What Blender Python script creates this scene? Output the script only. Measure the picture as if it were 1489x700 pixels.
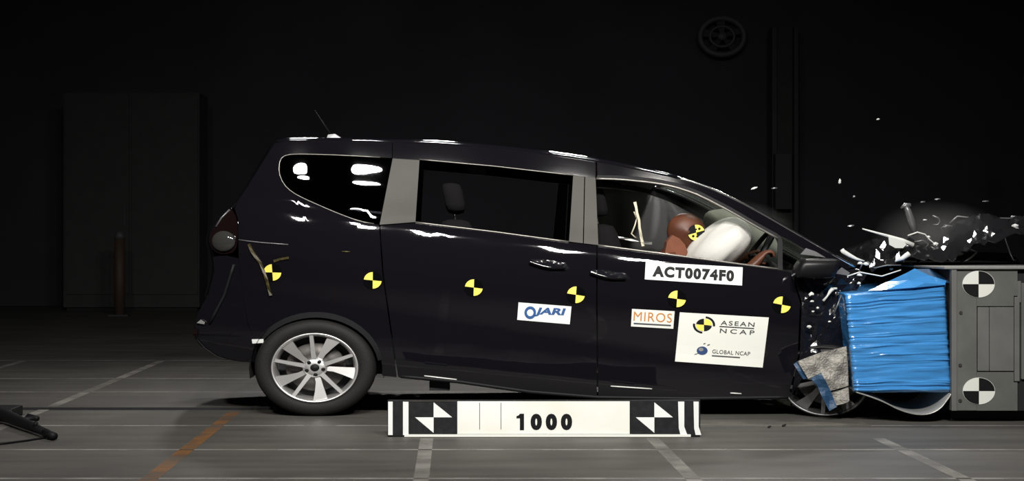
import bpy, bmesh, math, random
from mathutils import Vector, Matrix, noise

for o in list(bpy.data.objects):
    bpy.data.objects.remove(o, do_unlink=True)
S = bpy.context.scene
C = S.collection
random.seed(7)

# ------------------------------------------------------------------ camera
F, VX, VY, D, H = 2245.0, 660.0, 348.0, 9.553, 1.102     # focal (px), vanishing point, distance to car flank, eye height
cd = bpy.data.cameras.new('camera'); cam = bpy.data.objects.new('camera', cd); C.objects.link(cam)
cam.location = (0, -D, H); cam.rotation_euler = (math.pi/2, 0, 0)
cd.sensor_width = 36.0; cd.lens = 36.0*F/1489
cd.shift_x = (744.5-VX)/1489; cd.shift_y = (VY-350)/1489
cd.clip_end = 200
S.camera = cam
# ------------------------------------------------------------------ world, lamps, exposure
w = bpy.data.worlds.new('hall_dark'); S.world = w; w.use_nodes = True
w.node_tree.nodes['Background'].inputs[0].default_value = (0.80, 0.86, 1.0, 1)
w.node_tree.nodes['Background'].inputs[1].default_value = 0.012
S.view_settings.view_transform = 'Standard'; S.view_settings.look = 'None'
S.view_settings.gamma = 1.0; S.view_settings.use_curve_mapping = False
S.view_settings.exposure = 0.0
def lamp(x, y, z, tx, ty, tz, p, sx, sy, spread=150):
    l = bpy.data.lights.new('overhead_lamp', 'AREA'); l.shape = 'ELLIPSE'
    l.size = sx; l.size_y = sy; l.energy = p; l.color = (1.0, 0.97, 0.93); l.spread = math.radians(spread)
    o = bpy.data.objects.new('overhead_lamp', l); C.objects.link(o)
    o.location = (x, y, z)
    o.rotation_euler = (Vector((tx, ty, tz))-Vector((x, y, z))).to_track_quat('-Z', 'Y').to_euler()
for lx in (-2.45, -0.60, 0.22, 1.58, 2.45):             # two rows of floodlights over the filming side
    lamp(lx, -5.31, 4.6, lx*0.97, 0.9, 0.4, 24, 0.44, 0.13, 84)
    lamp(lx, -5.72, 4.6, lx*0.97, 0.5, 0.4, 24, 0.40, 0.12, 84)
for lx in (-1.6, 0.0, 1.6, 3.0):                       # and a row over the far side of the impact zone
    lamp(lx, 5.6, 4.8, lx, 1.5, 0.0, 17, 0.5, 0.25, 70)
for lx in (2.7, 3.7):                                  # two added above the crushed nose to light the cabin through the windscreen
    lamp(lx, 0.9, 5.0, lx-0.4, 0.9, 0.0, 20, 0.5, 0.25, 90)

# ------------------------------------------------------------------ helpers
def P(px, py, Y):
    k = (D+Y)/F
    return Vector(((px-VX)*k, Y, H-(py-VY)*k))

def mat(name, col, rough=0.5, metal=0.0, spec=0.5, coat=0.0, var=0.0, vscale=6.0, bump=0.0, bscale=30.0, emit=0.0, vcol=None, stretch=(1, 1, 1), trans=0.0):
    m = bpy.data.materials.new(name); m.use_nodes = True
    nt = m.node_tree; b = nt.nodes['Principled BSDF']
    b.inputs['Base Color'].default_value = (*col, 1); b.inputs['Roughness'].default_value = rough
    b.inputs['Metallic'].default_value = metal; b.inputs['Specular IOR Level'].default_value = spec
    b.inputs['Coat Weight'].default_value = coat; b.inputs['Coat Roughness'].default_value = 0.03
    b.inputs['Transmission Weight'].default_value = trans
    tc = nt.nodes.new('ShaderNodeTexCoord'); mp = nt.nodes.new('ShaderNodeMapping')
    mp.inputs['Scale'].default_value = stretch
    nt.links.new(tc.outputs['Object'], mp.inputs[0])
    if var > 0 or vcol:
        n = nt.nodes.new('ShaderNodeTexNoise'); n.inputs['Scale'].default_value = vscale; n.inputs['Detail'].default_value = 5
        nt.links.new(mp.outputs[0], n.inputs['Vector'])
        r = nt.nodes.new('ShaderNodeValToRGB'); r.color_ramp.elements[0].position = 0.35; r.color_ramp.elements[1].position = 0.68
        c2 = vcol or tuple(min(1, c*(1+var)) for c in col); c1 = col if vcol else tuple(c*(1-var) for c in col)
        r.color_ramp.elements[0].color = (*c1, 1); r.color_ramp.elements[1].color = (*c2, 1)
        nt.links.new(n.outputs[0], r.inputs[0]); nt.links.new(r.outputs[0], b.inputs['Base Color'])
    if bump > 0:
        n2 = nt.nodes.new('ShaderNodeTexNoise'); n2.inputs['Scale'].default_value = bscale; n2.inputs['Detail'].default_value = 4
        nt.links.new(mp.outputs[0], n2.inputs['Vector'])
        bp = nt.nodes.new('ShaderNodeBump'); bp.inputs['Strength'].default_value = bump; bp.inputs['Distance'].default_value = 0.01
        nt.links.new(n2.outputs[0], bp.inputs['Height']); nt.links.new(bp.outputs[0], b.inputs['Normal'])
    if emit > 0:
        b.inputs['Emission Color'].default_value = (*col, 1); b.inputs['Emission Strength'].default_value = emit
    return m

def glass(name, tint, rough=0.02, frost=0.0):
    """thin pane: tinted see-through plus mirror reflection by Fresnel; frost mixes in a diffuse haze of cracks"""
    m = bpy.data.materials.new(name); m.use_nodes = True; nt = m.node_tree
    nt.nodes.remove(nt.nodes['Principled BSDF']); out = nt.nodes['Material Output']
    t = nt.nodes.new('ShaderNodeBsdfTransparent'); t.inputs[0].default_value = (*tint, 1)
    g = nt.nodes.new('ShaderNodeBsdfGlossy'); g.inputs['Roughness'].default_value = rough
    fr = nt.nodes.new('ShaderNodeFresnel'); fr.inputs[0].default_value = 1.5
    mx = nt.nodes.new('ShaderNodeMixShader')
    nt.links.new(fr.outputs[0], mx.inputs[0]); nt.links.new(g.outputs[0], mx.inputs[2])
    if frost > 0:
        d = nt.nodes.new('ShaderNodeBsdfDiffuse'); d.inputs[0].default_value = (.7, .74, .7, 1)
        tr = nt.nodes.new('ShaderNodeBsdfTranslucent'); tr.inputs[0].default_value = (.7, .74, .66, 1)
        ad = nt.nodes.new('ShaderNodeMixShader'); ad.inputs[0].default_value = 0.6
        nt.links.new(d.outputs[0], ad.inputs[1]); nt.links.new(tr.outputs[0], ad.inputs[2])
        m2 = nt.nodes.new('ShaderNodeMixShader'); m2.inputs[0].default_value = frost
        nt.links.new(t.outputs[0], m2.inputs[1]); nt.links.new(ad.outputs[0], m2.inputs[2]); nt.links.new(m2.outputs[0], mx.inputs[1])
    else:
        nt.links.new(t.outputs[0], mx.inputs[1])
    nt.links.new(mx.outputs[0], out.inputs[0])
    return m

M = dict(
    paint=mat('black_paint', (.0048, .0044, .006), .035, spec=.5),
    crush=mat('black_paint_creased', (.006, .006, .008), .10, spec=.6, bump=.5, bscale=25),
    bonnet=mat('black_paint_scuffed', (.008, .008, .009), .06, spec=.2, bump=.25, bscale=9),
    trim=mat('black_plastic', (.007, .007, .008), .6, spec=.2, bump=.1, bscale=200),
    mirror=mat('satin_black_shell', (.006, .006, .007), .35, spec=.2),
    dark=mat('dark_cavity', (.006, .006, .007), .8),
    film=mat('grey_pillar_film', (.062, .060, .053), .6, spec=.25, var=.10, vscale=3, bump=.05, bscale=60),
    mould=mat('grey_moulding', (.22, .21, .19), .3, metal=.6),
    chrome=mat('chrome', (.8, .8, .8), .12, metal=1),
    rubber=mat('tyre_rubber', (.008, .0078, .0078), .7, spec=.3, bump=.15, bscale=80),
    alloy=mat('silver_alloy', (.72, .72, .71), .40, metal=.9, var=.08),
    alloydark=mat('dark_grey_alloy', (.20, .20, .20), .4, metal=.8),  # darker copy of the alloy, for the crushed front wheel
    iron=mat('brake_iron', (.08, .075, .07), .5, metal=.8, var=.3),
    seat=mat('dark_seat_fabric', (.006, .0055, .006), .9, spec=.15, bump=.3, bscale=150),
    liner=mat('grey_headliner', (.16, .16, .16), .9),
    white=mat('white_vinyl', (.72, .74, .72), .45, var=.03),
    cream=mat('offwhite_panel', (.70, .71, .64), .5, vcol=(.68, .70, .66), vscale=4),
    sign=mat('white_board', (.70, .68, .59), .5, vcol=(.76, .77, .73), vscale=3.0),
    ink=mat('black_ink', (.005, .005, .006), .6, spec=.2),
    inkmark=mat('black_vinyl', (.003, .003, .0035), .06, spec=.3),
    blackboard=mat('black_board', (.010, .010, .012), .6, spec=.25, var=.3, vscale=30),
    yellow=mat('yellow_vinyl', (.85, .72, .12), .45, var=.08),
    jblue=mat('blue_ink', (.025, .085, .25), .5),
    orange=mat('orange_ink', (.50, .20, .045), .5),
    navy=mat('navy_ink', (.03, .06, .16), .4),
    greyink=mat('grey_ink', (.06, .065, .065), .5),
    blue=mat('blue_cladding', (.045, .22, .52), .16, spec=.6, coat=.35, var=.10, vscale=5, bump=.35, bscale=7, stretch=(1, 1, 7)),
    bluedark=mat('blue_torn_strip', (.014, .05, .11), .5, bump=.3),
    foil=mat('pale_foil', (.42, .42, .40), .35, metal=.6, bump=.3, bscale=20),
    honey=mat('bare_aluminium_honeycomb', (.30, .285, .255), .55, metal=.3, var=.3, vscale=25, bump=1.0, bscale=90),
    steel=mat('grey_painted_steel', (.105, .108, .10), .5, var=.10, vscale=8, bump=.05),
    steel2=mat('grey_painted_steel_insert', (.12, .122, .115), .5, var=.08, vscale=8),
    bag=mat('white_airbag_cloth', (.58, .57, .53), .8, bump=.15, bscale=40),
    skin=mat('brown_vinyl_skin', (.095, .033, .017), .45, spec=.3, var=.22, vscale=9),
    shirt=mat('orange_cotton', (.15, .05, .024), .85, var=.2, bump=.2),
    lens=mat('clear_lamp_lens', (.03, .029, .027), .08, spec=.8),
    redlens=mat('red_lens', (.006, .003, .003), .05),
    chip=mat('pale_broken_plastic', (.62, .63, .60), .3, coat=.4),
    greybar=mat('grey_bent_metal', (.16, .16, .165), .35, metal=.5),
    strap=mat('cream_webbing', (.62, .58, .44), .7),
    tape=mat('yellow_brown_tape', (.045, .035, .010), .5, var=.6, vscale=40),
    qglass=glass('dark_privacy_glass', (.05, .05, .055), .01),
    wglass=glass('crazed_windscreen_glass', (.85, .88, .85), .1, .10),
    cglass=glass('clear_glass', (.7, .72, .7)),
)

def link(o, parent=None):
    C.objects.link(o)
    if parent is not None:
        o.parent = parent
        b = parent
        t = Vector((0, 0, 0))
        while b is not None:
            t += b.location if b.type == 'EMPTY' else Vector((0, 0, 0)); b = b.parent
        if parent.type == 'EMPTY':
            o.matrix_parent_inverse = Matrix.Translation(-t)
    return o

def meshobj(name, verts, faces, m, parent=None, smooth=False, normals=None):
    me = bpy.data.meshes.new(name); me.from_pydata([tuple(v) for v in verts], [], faces); me.update()
    if smooth:
        me.polygons.foreach_set('use_smooth', [True]*len(me.polygons))
    if normals:
        me.normals_split_custom_set_from_vertices([tuple(n) for n in normals])
    me.materials.append(M[m] if isinstance(m, str) else m)
    return link(bpy.data.objects.new(name, me), parent)

def bmobj(name, bm, m, parent=None, smooth=False, recalc=True):
    if recalc: bmesh.ops.recalc_face_normals(bm, faces=bm.faces)
    me = bpy.data.meshes.new(name); bm.to_mesh(me); bm.free()
    if smooth: me.polygons.foreach_set('use_smooth', [True]*len(me.polygons))
    me.materials.append(M[m] if isinstance(m, str) else m)
    return link(bpy.data.objects.new(name, me), parent)

def tag(o, label=None, cat=None, group=None, kind=None):
    if label: o['label'] = label
    if cat: o['category'] = cat
    if group: o['group'] = group
    if kind: o['kind'] = kind
    return o

def thing(name, loc, label, cat, group=None):
    o = bpy.data.objects.new(name, None); C.objects.link(o); o.location = loc; o.empty_display_size = .1
    return tag(o, label, cat, group)

def box_bm(x0, x1, y0, y1, z0, z1, bev=0.0, bm=None):
    own = bm is None
    b = bmesh.new()
    bmesh.ops.create_cube(b, size=1)
    for v in b.verts:
        v.co = Vector(((x0+x1)/2+v.co.x*(x1-x0), (y0+y1)/2+v.co.y*(y1-y0), (z0+z1)/2+v.co.z*(z1-z0)))
    if bev > 0:
        bmesh.ops.bevel(b, geom=b.edges[:], offset=bev, segments=2, affect='EDGES', profile=.6)
    if own: return b
    me = bpy.data.meshes.new('t'); b.to_mesh(me); b.free(); bm.from_mesh(me); bpy.data.meshes.remove(me)
    return bm

def tube_data(pts, r, n=8, closed=False):
    verts, faces = [], []
    pts = [Vector(p) for p in pts]; k = len(pts)
    rr = r if isinstance(r, (list, tuple)) else [r]*k
    for i, p in enumerate(pts):
        a = pts[i-1] if i > 0 else (pts[-1] if closed else p); b = pts[i+1] if i < k-1 else (pts[0] if closed else p)
        t = (b-a).normalized()
        up = Vector((0, 1, 0)) if abs(t.y) < .9 else Vector((1, 0, 0))
        s = t.cross(up).normalized(); u = s.cross(t)
        for j in range(n):
            an = 2*math.pi*j/n
            verts.append(p+rr[i]*(math.cos(an)*s+math.sin(an)*u))
    for i in range(k if closed else k-1):
        for j in range(n):
            a = i*n+j; b = i*n+(j+1) % n; i2 = (i+1) % k
            faces.append((a, b, i2*n+(j+1) % n, i2*n+j))
    if not closed:
        faces.append(tuple(range(n))[::-1]); faces.append(tuple((k-1)*n+j for j in range(n)))
    return verts, faces

def tube(name, pts, r, m, parent=None, n=8, closed=False):
    v, f = tube_data(pts, r, n, closed)
    o = meshobj(name, v, f, m, parent, True); return o

def fill(poly, step):
    """triangulated outline in pixel space, cut into a fine grid"""
    bm = bmesh.new()
    vs = [bm.verts.new((x, y, 0)) for x, y in poly]
    f = bm.faces.new(vs); f.normal_update()
    bmesh.ops.triangulate(bm, faces=[f], ngon_method='EAR_CLIP')
    xs = [p[0] for p in poly]; ys = [p[1] for p in poly]
    for ax, lo, hi in ((0, min(xs), max(xs)), (1, min(ys), max(ys))):
        k = math.ceil(lo/step)
        while k*step < hi:
            co = [0, 0, 0]; no = [0, 0, 0]; co[ax] = k*step; no[ax] = 1
            bmesh.ops.bisect_plane(bm, geom=bm.verts[:]+bm.edges[:]+bm.faces[:], plane_co=co, plane_no=no, dist=1e-4)
            k += 1
    bmesh.ops.remove_doubles(bm, verts=bm.verts[:], dist=1e-3)
    bm.verts.index_update(); bm.normal_update()
    V = [(v.co.x, v.co.y) for v in bm.verts]
    Fc = []
    for f in bm.faces:
        idx = [v.index for v in f.verts]
        if f.normal.z < 0: idx = idx[::-1]
        Fc.append(idx)
    E = [(l.vert.index, l.link_loop_next.vert.index) if l.face.normal.z > 0 else (l.link_loop_next.vert.index, l.vert.index)
         for e in bm.edges if len(e.link_loops) == 1 for l in e.link_loops]
    bm.free()
    return V, Fc, E

def smooth_poly(pts, it=2):
    """Chaikin on an open polyline"""
    for _ in range(it):
        q = [pts[0]]
        for a, b in zip(pts, pts[1:]):
            q.append((a[0]*.75+b[0]*.25, a[1]*.75+b[1]*.25)); q.append((a[0]*.25+b[0]*.75, a[1]*.25+b[1]*.75))
        q.append(pts[-1]); pts = q
    return pts

# ------------------------------------------------------------------ car flank as a surface: depth over the picture plane
W = 1.70
PROF = [(-160, .2215), (-125, .183), (-110, .1665), (-90, .1445), (-60, .113), (-30, .083), (0, .060), (7, .046), (14, .035), (22, .0262), (30, .0183), (38, .0118), (48, .006), (60, .002), (75, .0), (100, .006), (140, .02),
        (175, .022), (205, .03), (240, .07), (300, .12)]
def interp(tab, x):
    if x <= tab[0][0]: return tab[0][1]
    for (a, b), (c, d) in zip(tab, tab[1:]):
        if x <= c:
            return b+(d-b)*(x-a)/(c-a)
    return tab[-1][1]
def spl(tab, x):
    """smooth (Catmull-Rom) version of interp"""
    n = len(tab)
    if x <= tab[0][0]: return tab[0][1]
    if x >= tab[-1][0]: return tab[-1][1]
    for i in range(n-1):
        x0, y0 = tab[i]; x1, y1 = tab[i+1]
        if x <= x1:
            h = x1-x0; t = (x-x0)/h
            m0 = (y1-tab[i-1][1])/(x1-tab[i-1][0]) if i > 0 else (y1-y0)/h
            m1 = (tab[i+2][1]-y0)/(tab[i+2][0]-x0) if i < n-2 else (y1-y0)/h
            return (2*t**3-3*t*t+1)*y0+(t**3-2*t*t+t)*h*m0+(-2*t**3+3*t*t)*y1+(t**3-t*t)*h*m1
def belt(px): return 324+(px-600)*.066
def Ys(px, py):
    v = py-.063*(px-660)
    y = spl(PROF, v-belt(px))
    if px < 520: y += ((520-px)/220.0)**2*.13
    if px > 1050: y += ((px-1050)/200.0)**2*.05
    return y
def PS(px, py, off=0.0):
    return P(px, py, Ys(px, py)-off)
def nrm(px, py, f=None):
    f = f or PS
    a = f(px+1.5, py)-f(px-1.5, py); b = f(px, py+1.5)-f(px, py-1.5)
    n = a.cross(b).normalized()
    return n if n.y < 0 else -n

def panel(name, poly, m, parent, th=.014, step=12, off=0.0, mirror=False, flat=False, f=None, label=None):
    V, Fc, E = fill(poly, step)
    g = f or (lambda x, y: PS(x, y, off))
    outer = [g(x, y) for x, y in V]
    n = len(outer)
    norms = [nrm(x, y, g) for x, y in V]
    inner = [p+Vector((0, th, 0)) for p in outer]
    faces = [tuple(fc) for fc in Fc] + [tuple(i+n for i in reversed(fc)) for fc in Fc]
    verts = outer+inner
    nn = norms+[Vector((0, 0, 0))]*n
    for a, b in E:
        k = len(verts)
        verts += [outer[a], outer[b], inner[b], inner[a]]; nn += [Vector((0, 0, 0))]*4
        faces.append((k, k+3, k+2, k+1))
    # picture y runs downwards, so flip to face the camera where needed
    p0, p1, p2 = (verts[i] for i in faces[0][:3])
    if (p1-p0).cross(p2-p0).y > 0: faces = [tuple(reversed(fc)) for fc in faces]
    o = meshobj(name, verts, faces, m, parent, not flat, None if flat else nn)
    if label: o['label'] = label
    if mirror:
        v2 = [Vector((p.x, W-p.y, p.z)) for p in verts]
        o2 = meshobj(name, v2, [tuple(reversed(fc)) for fc in faces], m, parent, False)
    return o

def strip(name, pts, r, m, parent, off=.004, mirror=False, n=6):
    q = []
    for a, b in zip(pts, pts[1:]):
        L = math.hypot(b[0]-a[0], b[1]-a[1]); k = max(1, int(L/14))
        q += [(a[0]+(b[0]-a[0])*i/k, a[1]+(b[1]-a[1])*i/k) for i in range(k)]
    q.append(pts[-1])
    w3 = [PS(x, y, off) for x, y in q]
    o = tube(name, w3, r, m, parent, n)
    if mirror: tube(name, [Vector((p.x, W-p.y, p.z)) for p in w3], r, m, parent, n)
    return o

# lettering and flat marks mapped into a four-cornered patch of a surface
_txt = {}
def text_mesh(body, bold=0.0, align_space=1.0):
    cu = bpy.data.curves.new('lettering', 'FONT'); cu.body = body; cu.offset = bold; cu.space_character = align_space; cu.resolution_u = 4
    ob = bpy.data.objects.new('lettering', cu); C.objects.link(ob)
    dg = bpy.context.evaluated_depsgraph_get(); dg.update()
    me = ob.evaluated_get(dg).to_mesh()
    V = [(v.co.x, v.co.y) for v in me.vertices]; Fc = [tuple(p.vertices) for p in me.polygons]
    ob.evaluated_get(dg).to_mesh_clear(); bpy.data.objects.remove(ob); bpy.data.curves.remove(cu)
    x0 = min(v[0] for v in V); x1 = max(v[0] for v in V); y0 = min(v[1] for v in V); y1 = max(v[1] for v in V)
    return [((x-x0)/(x1-x0), 1-(y-y0)/(y1-y0)) for x, y in V], Fc
def quadmap(q):
    (ax, ay), (bx, by), (cx, cy), (dx, dy) = q      # top-left, top-right, bottom-right, bottom-left
    return lambda u, v: ((ax*(1-u)+bx*u)*(1-v)+(dx*(1-u)+cx*u)*v, (ay*(1-u)+by*u)*(1-v)+(dy*(1-u)+cy*u)*v)
def sub(q, u0, v0, u1, v1):
    g = quadmap(q); return (g(u0, v0), g(u1, v0), g(u1, v1), g(u0, v1))
def lettering(name, body, q, surf, off, m, parent, bold=0.0, space=1.0):
    V, Fc = text_mesh(body, bold, space); g = quadmap(q)
    vs = [surf(*g(u, v), off) for u, v in V]
    if Fc:
        p0, p1, p2 = (vs[i] for i in Fc[0][:3])
        if (p1-p0).cross(p2-p0).y > 0: Fc = [tuple(reversed(f)) for f in Fc]
    return meshobj(name, vs, Fc, m, parent)
def patch(name, polys, q, surf, off, m, parent, depth=0.0):
    """flat filled outlines given in the unit square of q; depth makes it a thin plate"""
    g = quadmap(q); vs, fs = [], []
    for poly in polys:
        k = len(vs); n = len(poly)
        pts = [surf(*g(u, v), off) for u, v in poly]
        idx = list(range(k, k+n))
        a = sum(((poly[i][0]*poly[(i+1) % n][1]-poly[(i+1) % n][0]*poly[i][1]) for i in range(n)))
        vs += pts
        if a > 0: idx = idx[::-1]
        # seen from the camera, counter-clockwise must face it
        fs.append(tuple(idx))
        if depth > 0:
            vs += [p+Vector((0, depth, 0)) for p in pts]
            fs.append(tuple(i+n for i in reversed(idx)))
            for i in range(n):
                a_, b_ = idx[i], idx[(i+1) % n]; fs.append((b_, a_, a_+n, b_+n))
    return meshobj(name, vs, fs, m, parent)
def arc(cx, cy, rx, ry, a0, a1, n=10):
    return [(cx+rx*math.cos(math.radians(a0+(a1-a0)*i/n)), cy-ry*math.sin(math.radians(a0+(a1-a0)*i/n))) for i in range(n+1)]

# ================================================================== the hall
def floor_material():
    m = bpy.data.materials.new('worn_concrete_floor'); m.use_nodes = True; nt = m.node_tree; b = nt.nodes['Principled BSDF']
    tc = nt.nodes.new('ShaderNodeTexCoord')
    n1 = nt.nodes.new('ShaderNodeTexNoise'); n1.inputs['Scale'].default_value = 1.1; n1.inputs['Detail'].default_value = 7
    mp = nt.nodes.new('ShaderNodeMapping'); mp.inputs['Scale'].default_value = (.35, 2.2, 1)
    n2 = nt.nodes.new('ShaderNodeTexNoise'); n2.inputs['Scale'].default_value = 3.0; n2.inputs['Detail'].default_value = 6
    nt.links.new(tc.outputs['Object'], n1.inputs['Vector']); nt.links.new(tc.outputs['Object'], mp.inputs[0]); nt.links.new(mp.outputs[0], n2.inputs['Vector'])
    mx = nt.nodes.new('ShaderNodeMix'); mx.data_type = 'FLOAT'; mx.inputs[0].default_value = .55
    nt.links.new(n1.outputs[0], mx.inputs[2]); nt.links.new(n2.outputs[0], mx.inputs[3])
    r = nt.nodes.new('ShaderNodeValToRGB'); r.color_ramp.elements[0].position = .3; r.color_ramp.elements[1].position = .72
    r.color_ramp.elements[0].color = (.047, .045, .041, 1); r.color_ramp.elements[1].color = (.098, .094, .084, 1)
    nt.links.new(mx.outputs[0], r.inputs[0]); nt.links.new(r.outputs[0], b.inputs['Base Color'])
    b.inputs['Roughness'].default_value = .6; b.inputs['Specular IOR Level'].default_value = .2
    bp = nt.nodes.new('ShaderNodeBump'); bp.inputs['Strength'].default_value = .15; bp.inputs['Distance'].default_value = .01
    nt.links.new(n2.outputs[0], bp.inputs['Height']); nt.links.new(bp.outputs[0], b.inputs['Normal'])
    return m
XL, XR, YN, YF = -16, 18, -13, 16.0
ys = [(YN, 0), (.39, 0), (.39, -.2), (.55, -.2), (.55, 0), (YF, 0)]
fv = []
for y, z in ys: fv += [(XL, y, z), (XR, y, z)]
ff = [(2*i, 2*i+1, 2*i+3, 2*i+2) for i in range(len(ys)-1)]
floor = tag(meshobj('floor', fv, ff, floor_material()), kind='structure')
floor.data.materials.append(M['dark'])                   # tow slot faces coloured dark to stand for the shade inside
for i in (1, 2, 3): floor.data.polygons[i].material_index = 1
def worn(name, col, amt):
    """worn floor paint: see-through where the noise eats it away"""
    m = bpy.data.materials.new(name); m.use_nodes = True; nt = m.node_tree; b = nt.nodes['Principled BSDF']
    b.inputs['Base Color'].default_value = (*col, 1); b.inputs['Roughness'].default_value = .6
    tc = nt.nodes.new('ShaderNodeTexCoord'); n = nt.nodes.new('ShaderNodeTexNoise'); n.inputs['Scale'].default_value = 4; n.inputs['Detail'].default_value = 6
    nt.links.new(tc.outputs['Object'], n.inputs['Vector'])
    mr = nt.nodes.new('ShaderNodeMapRange'); mr.inputs[1].default_value = .38; mr.inputs[2].default_value = .6; mr.inputs[3].default_value = amt; mr.inputs[4].default_value = min(1, amt+.45)
    nt.links.new(n.outputs[0], mr.inputs[0]); nt.links.new(mr.outputs[0], b.inputs['Alpha'])
    return m
M['line'] = worn('worn_white_floor_paint', (.25, .24, .215), .3)
M['thin'] = worn('thin_white_floor_paint', (.30, .29, .265), .25)
M['oline'] = worn('worn_orange_floor_paint', (.24, .105, .03), .15)
M['band'] = worn('beige_floor_paint', (.20, .185, .16), .05)
def at0(px): return (px-VX)*(D-.38)/F
def floor_line(x0, x1, y0, y1, m):
    o = meshobj('floor_line', [(x0, y0, .0015), (x1, y0, .0015), (x1, y1, .0015), (x0, y1, .0015)], [(0, 1, 2, 3)], m, floor)
    return o
for k in range(-4, 4):
    x = -.15+1.246*k; hw = .036
    if k in (0, 1, 2): floor_line(x-hw, x+hw, -8.5, -1.03, 'line')
    elif k == -1:
        tag(floor_line(x-.04, x+.04, -8.5, .30, 'oline'), 'orange painted line'); 
    else: floor_line(x-hw, x+hw, -8.5, .40, 'line'); floor_line(x-hw, x+hw, .60, 4.4, 'line')
for y in (-2.46, -1.49, -.45, 1.56, 2.62, 4.45):
    floor_line(XL+1, XR-1, y-.022, y+.022, 'thin')
floor_line(at0(1012), at0(1262), -.50, -.26, 'band')
M['wall'] = mat('dark_wall_paint', (.030, .030, .037), .9, var=.15, vscale=.6)
bm = box_bm(XL, XR, YF, YF+.3, -.1, 11); tag(bmobj('wall_back', bm, 'wall'), kind='structure')
# column and fan on the back wall, cabinet and bollard on the left, all nearly lost in the dark
M['gloom'] = mat('dull_grey_paint', (.034, .034, .038), .8, var=.1)
M['gloom2'] = mat('dull_brown_grey_panel', (.030, .030, .030), .85, var=.1)
M['gloom3'] = mat('orange_brown_post_paint', (.05, .030, .018), .7)
def at(px, Y): return (px-VX)*(D+Y)/F
def zt(py, Y): return H-(py-VY)*(D+Y)/F
Y = 15.4
col = thing('steel_column', (at(1142, Y), Y, 0), 'tall dark steel column on the back wall behind the windscreen', 'column')
bmobj('flange', box_bm(at(1121, Y), at(1128, Y), Y-.1, Y+.25, 0, zt(40, Y), .01), 'gloom', col)
bmobj('flange', box_bm(at(1153, Y), at(1159, Y), Y-.1, Y+.25, 0, zt(40, Y), .01), 'gloom', col)
bmobj('web', box_bm(at(1128, Y), at(1153, Y), Y+.05, Y+.12, 0, zt(40, Y)), 'gloom2', col)
bmobj('junction_box', box_bm(at(1122, Y), at(1146, Y), Y-.3, Y-.1, zt(305, Y), zt(225, Y), .01), 'gloom', col)
fan = thing('wall_fan', (at(1050, 15.7), 15.7, zt(53, 15.7)), 'round ventilator high on the dark back wall', 'fan')
Yc = 15.62; fc = P(1050, 53, Yc)
ring = [fc+Vector((.36*math.cos(a), 0, .30*math.sin(a))) for a in [2*math.pi*i/28 for i in range(28)]]
M['fanm'] = mat('fan_grey_metal', (.06, .062, .066), .6)
tube('housing_ring', ring, .05, 'fanm', fan, 8, True)
tube('inner_ring', [fc+(p-fc)*.55 for p in ring], .025, 'fanm', fan, 6, True)
for k in range(5):
    a = 2*math.pi*k/5+.3; d = Vector((math.cos(a), 0, .84*math.sin(a))); s = Vector((-math.sin(a), .35, .84*math.cos(a)))
    v = [fc+d*.05-s*.03, fc+d*.05+s*.03, fc+d*.30+s*.10, fc+d*.32-s*.04]
    meshobj('blade', v+[p+Vector((0, .012, 0)) for p in v], [(0, 1, 2, 3), (7, 6, 5, 4), (0, 4, 5, 1), (1, 5, 6, 2), (2, 6, 7, 3), (3, 7, 4, 0)], 'gloom', fan)
bm = bmesh.new(); bmesh.ops.create_uvsphere(bm, u_segments=12, v_segments=8, radius=.07)
for v in bm.verts: v.co = fc+Vector((v.co.x*1.2, v.co.y*.6-.02, v.co.z))
bmobj('hub', bm, 'fanm', fan, True)
bmobj('mount', box_bm(fc.x-.05, fc.x+.05, Yc+.02, YF, fc.z-.05, fc.z+.05), 'gloom', fan)
Y = 14.2
cab = thing('tall_cabinet', (at(190, Y), Y+.3, 0), 'tall dark cabinet against the back wall, behind the parked tail', 'cabinet')
bmobj('body', box_bm(at(92, Y), at(290, Y), Y, Y+.8, .05, zt(135, Y), .01), 'gloom2', cab)
bmobj('door', box_bm(at(95, Y), at(188, Y), Y-.03, Y, .25, zt(140, Y), .006), 'gloom2', cab)
bmobj('door', box_bm(at(192, Y), at(288, Y), Y-.03, Y, .25, zt(140, Y), .006), 'gloom2', cab)
bmobj('handle', box_bm(at(181, Y), at(184, Y), Y-.06, Y-.03, zt(330, Y), zt(300, Y)), 'gloom', cab)
bmobj('plinth', box_bm(at(96, Y), at(286, Y), Y+.05, Y+.75, 0, .05), 'dark', cab)
Y = 12.6
bol = thing('bollard', (at(174, Y), Y, 0), 'slim orange-brown post standing in front of the dark cabinet', 'post')
tube('post', [(at(174, Y), Y, .02), (at(174, Y), Y, zt(347, Y))], .075, 'gloom3', bol, 14)
tube('cap', [(at(174, Y), Y, zt(347, Y)), (at(174, Y), Y, zt(337, Y))], [.085, .05], 'fanm', bol, 14)
bmobj('base_plate', box_bm(at(174, Y)-.14, at(174, Y)+.14, Y-.12, Y+.12, 0, .02), 'gloom', bol)
Y = 8.0
wl = thing('bulkhead_lamp', (at(1496, Y), Y, 0), 'pale round bulkhead lamp on a dark stand at the right edge', 'lamp')
tube('stand', [(at(1496, Y), Y+.05, .04), (at(1496, Y), Y+.05, zt(115, Y))], .03, 'gloom', wl)
bmobj('stand_foot', box_bm(at(1496, Y)-.3, at(1496, Y)+.3, Y-.25, Y+.35, 0, .04, .01), 'gloom', wl)
bm = bmesh.new(); bmesh.ops.create_uvsphere(bm, u_segments=16, v_segments=10, radius=.10)
for v in bm.verts: v.co = P(1496, 114, Y)+Vector((v.co.x*.9, v.co.y*.5-.05, v.co.z*1.2))
bmobj('lens', bm, 'lens', wl, True)

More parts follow.
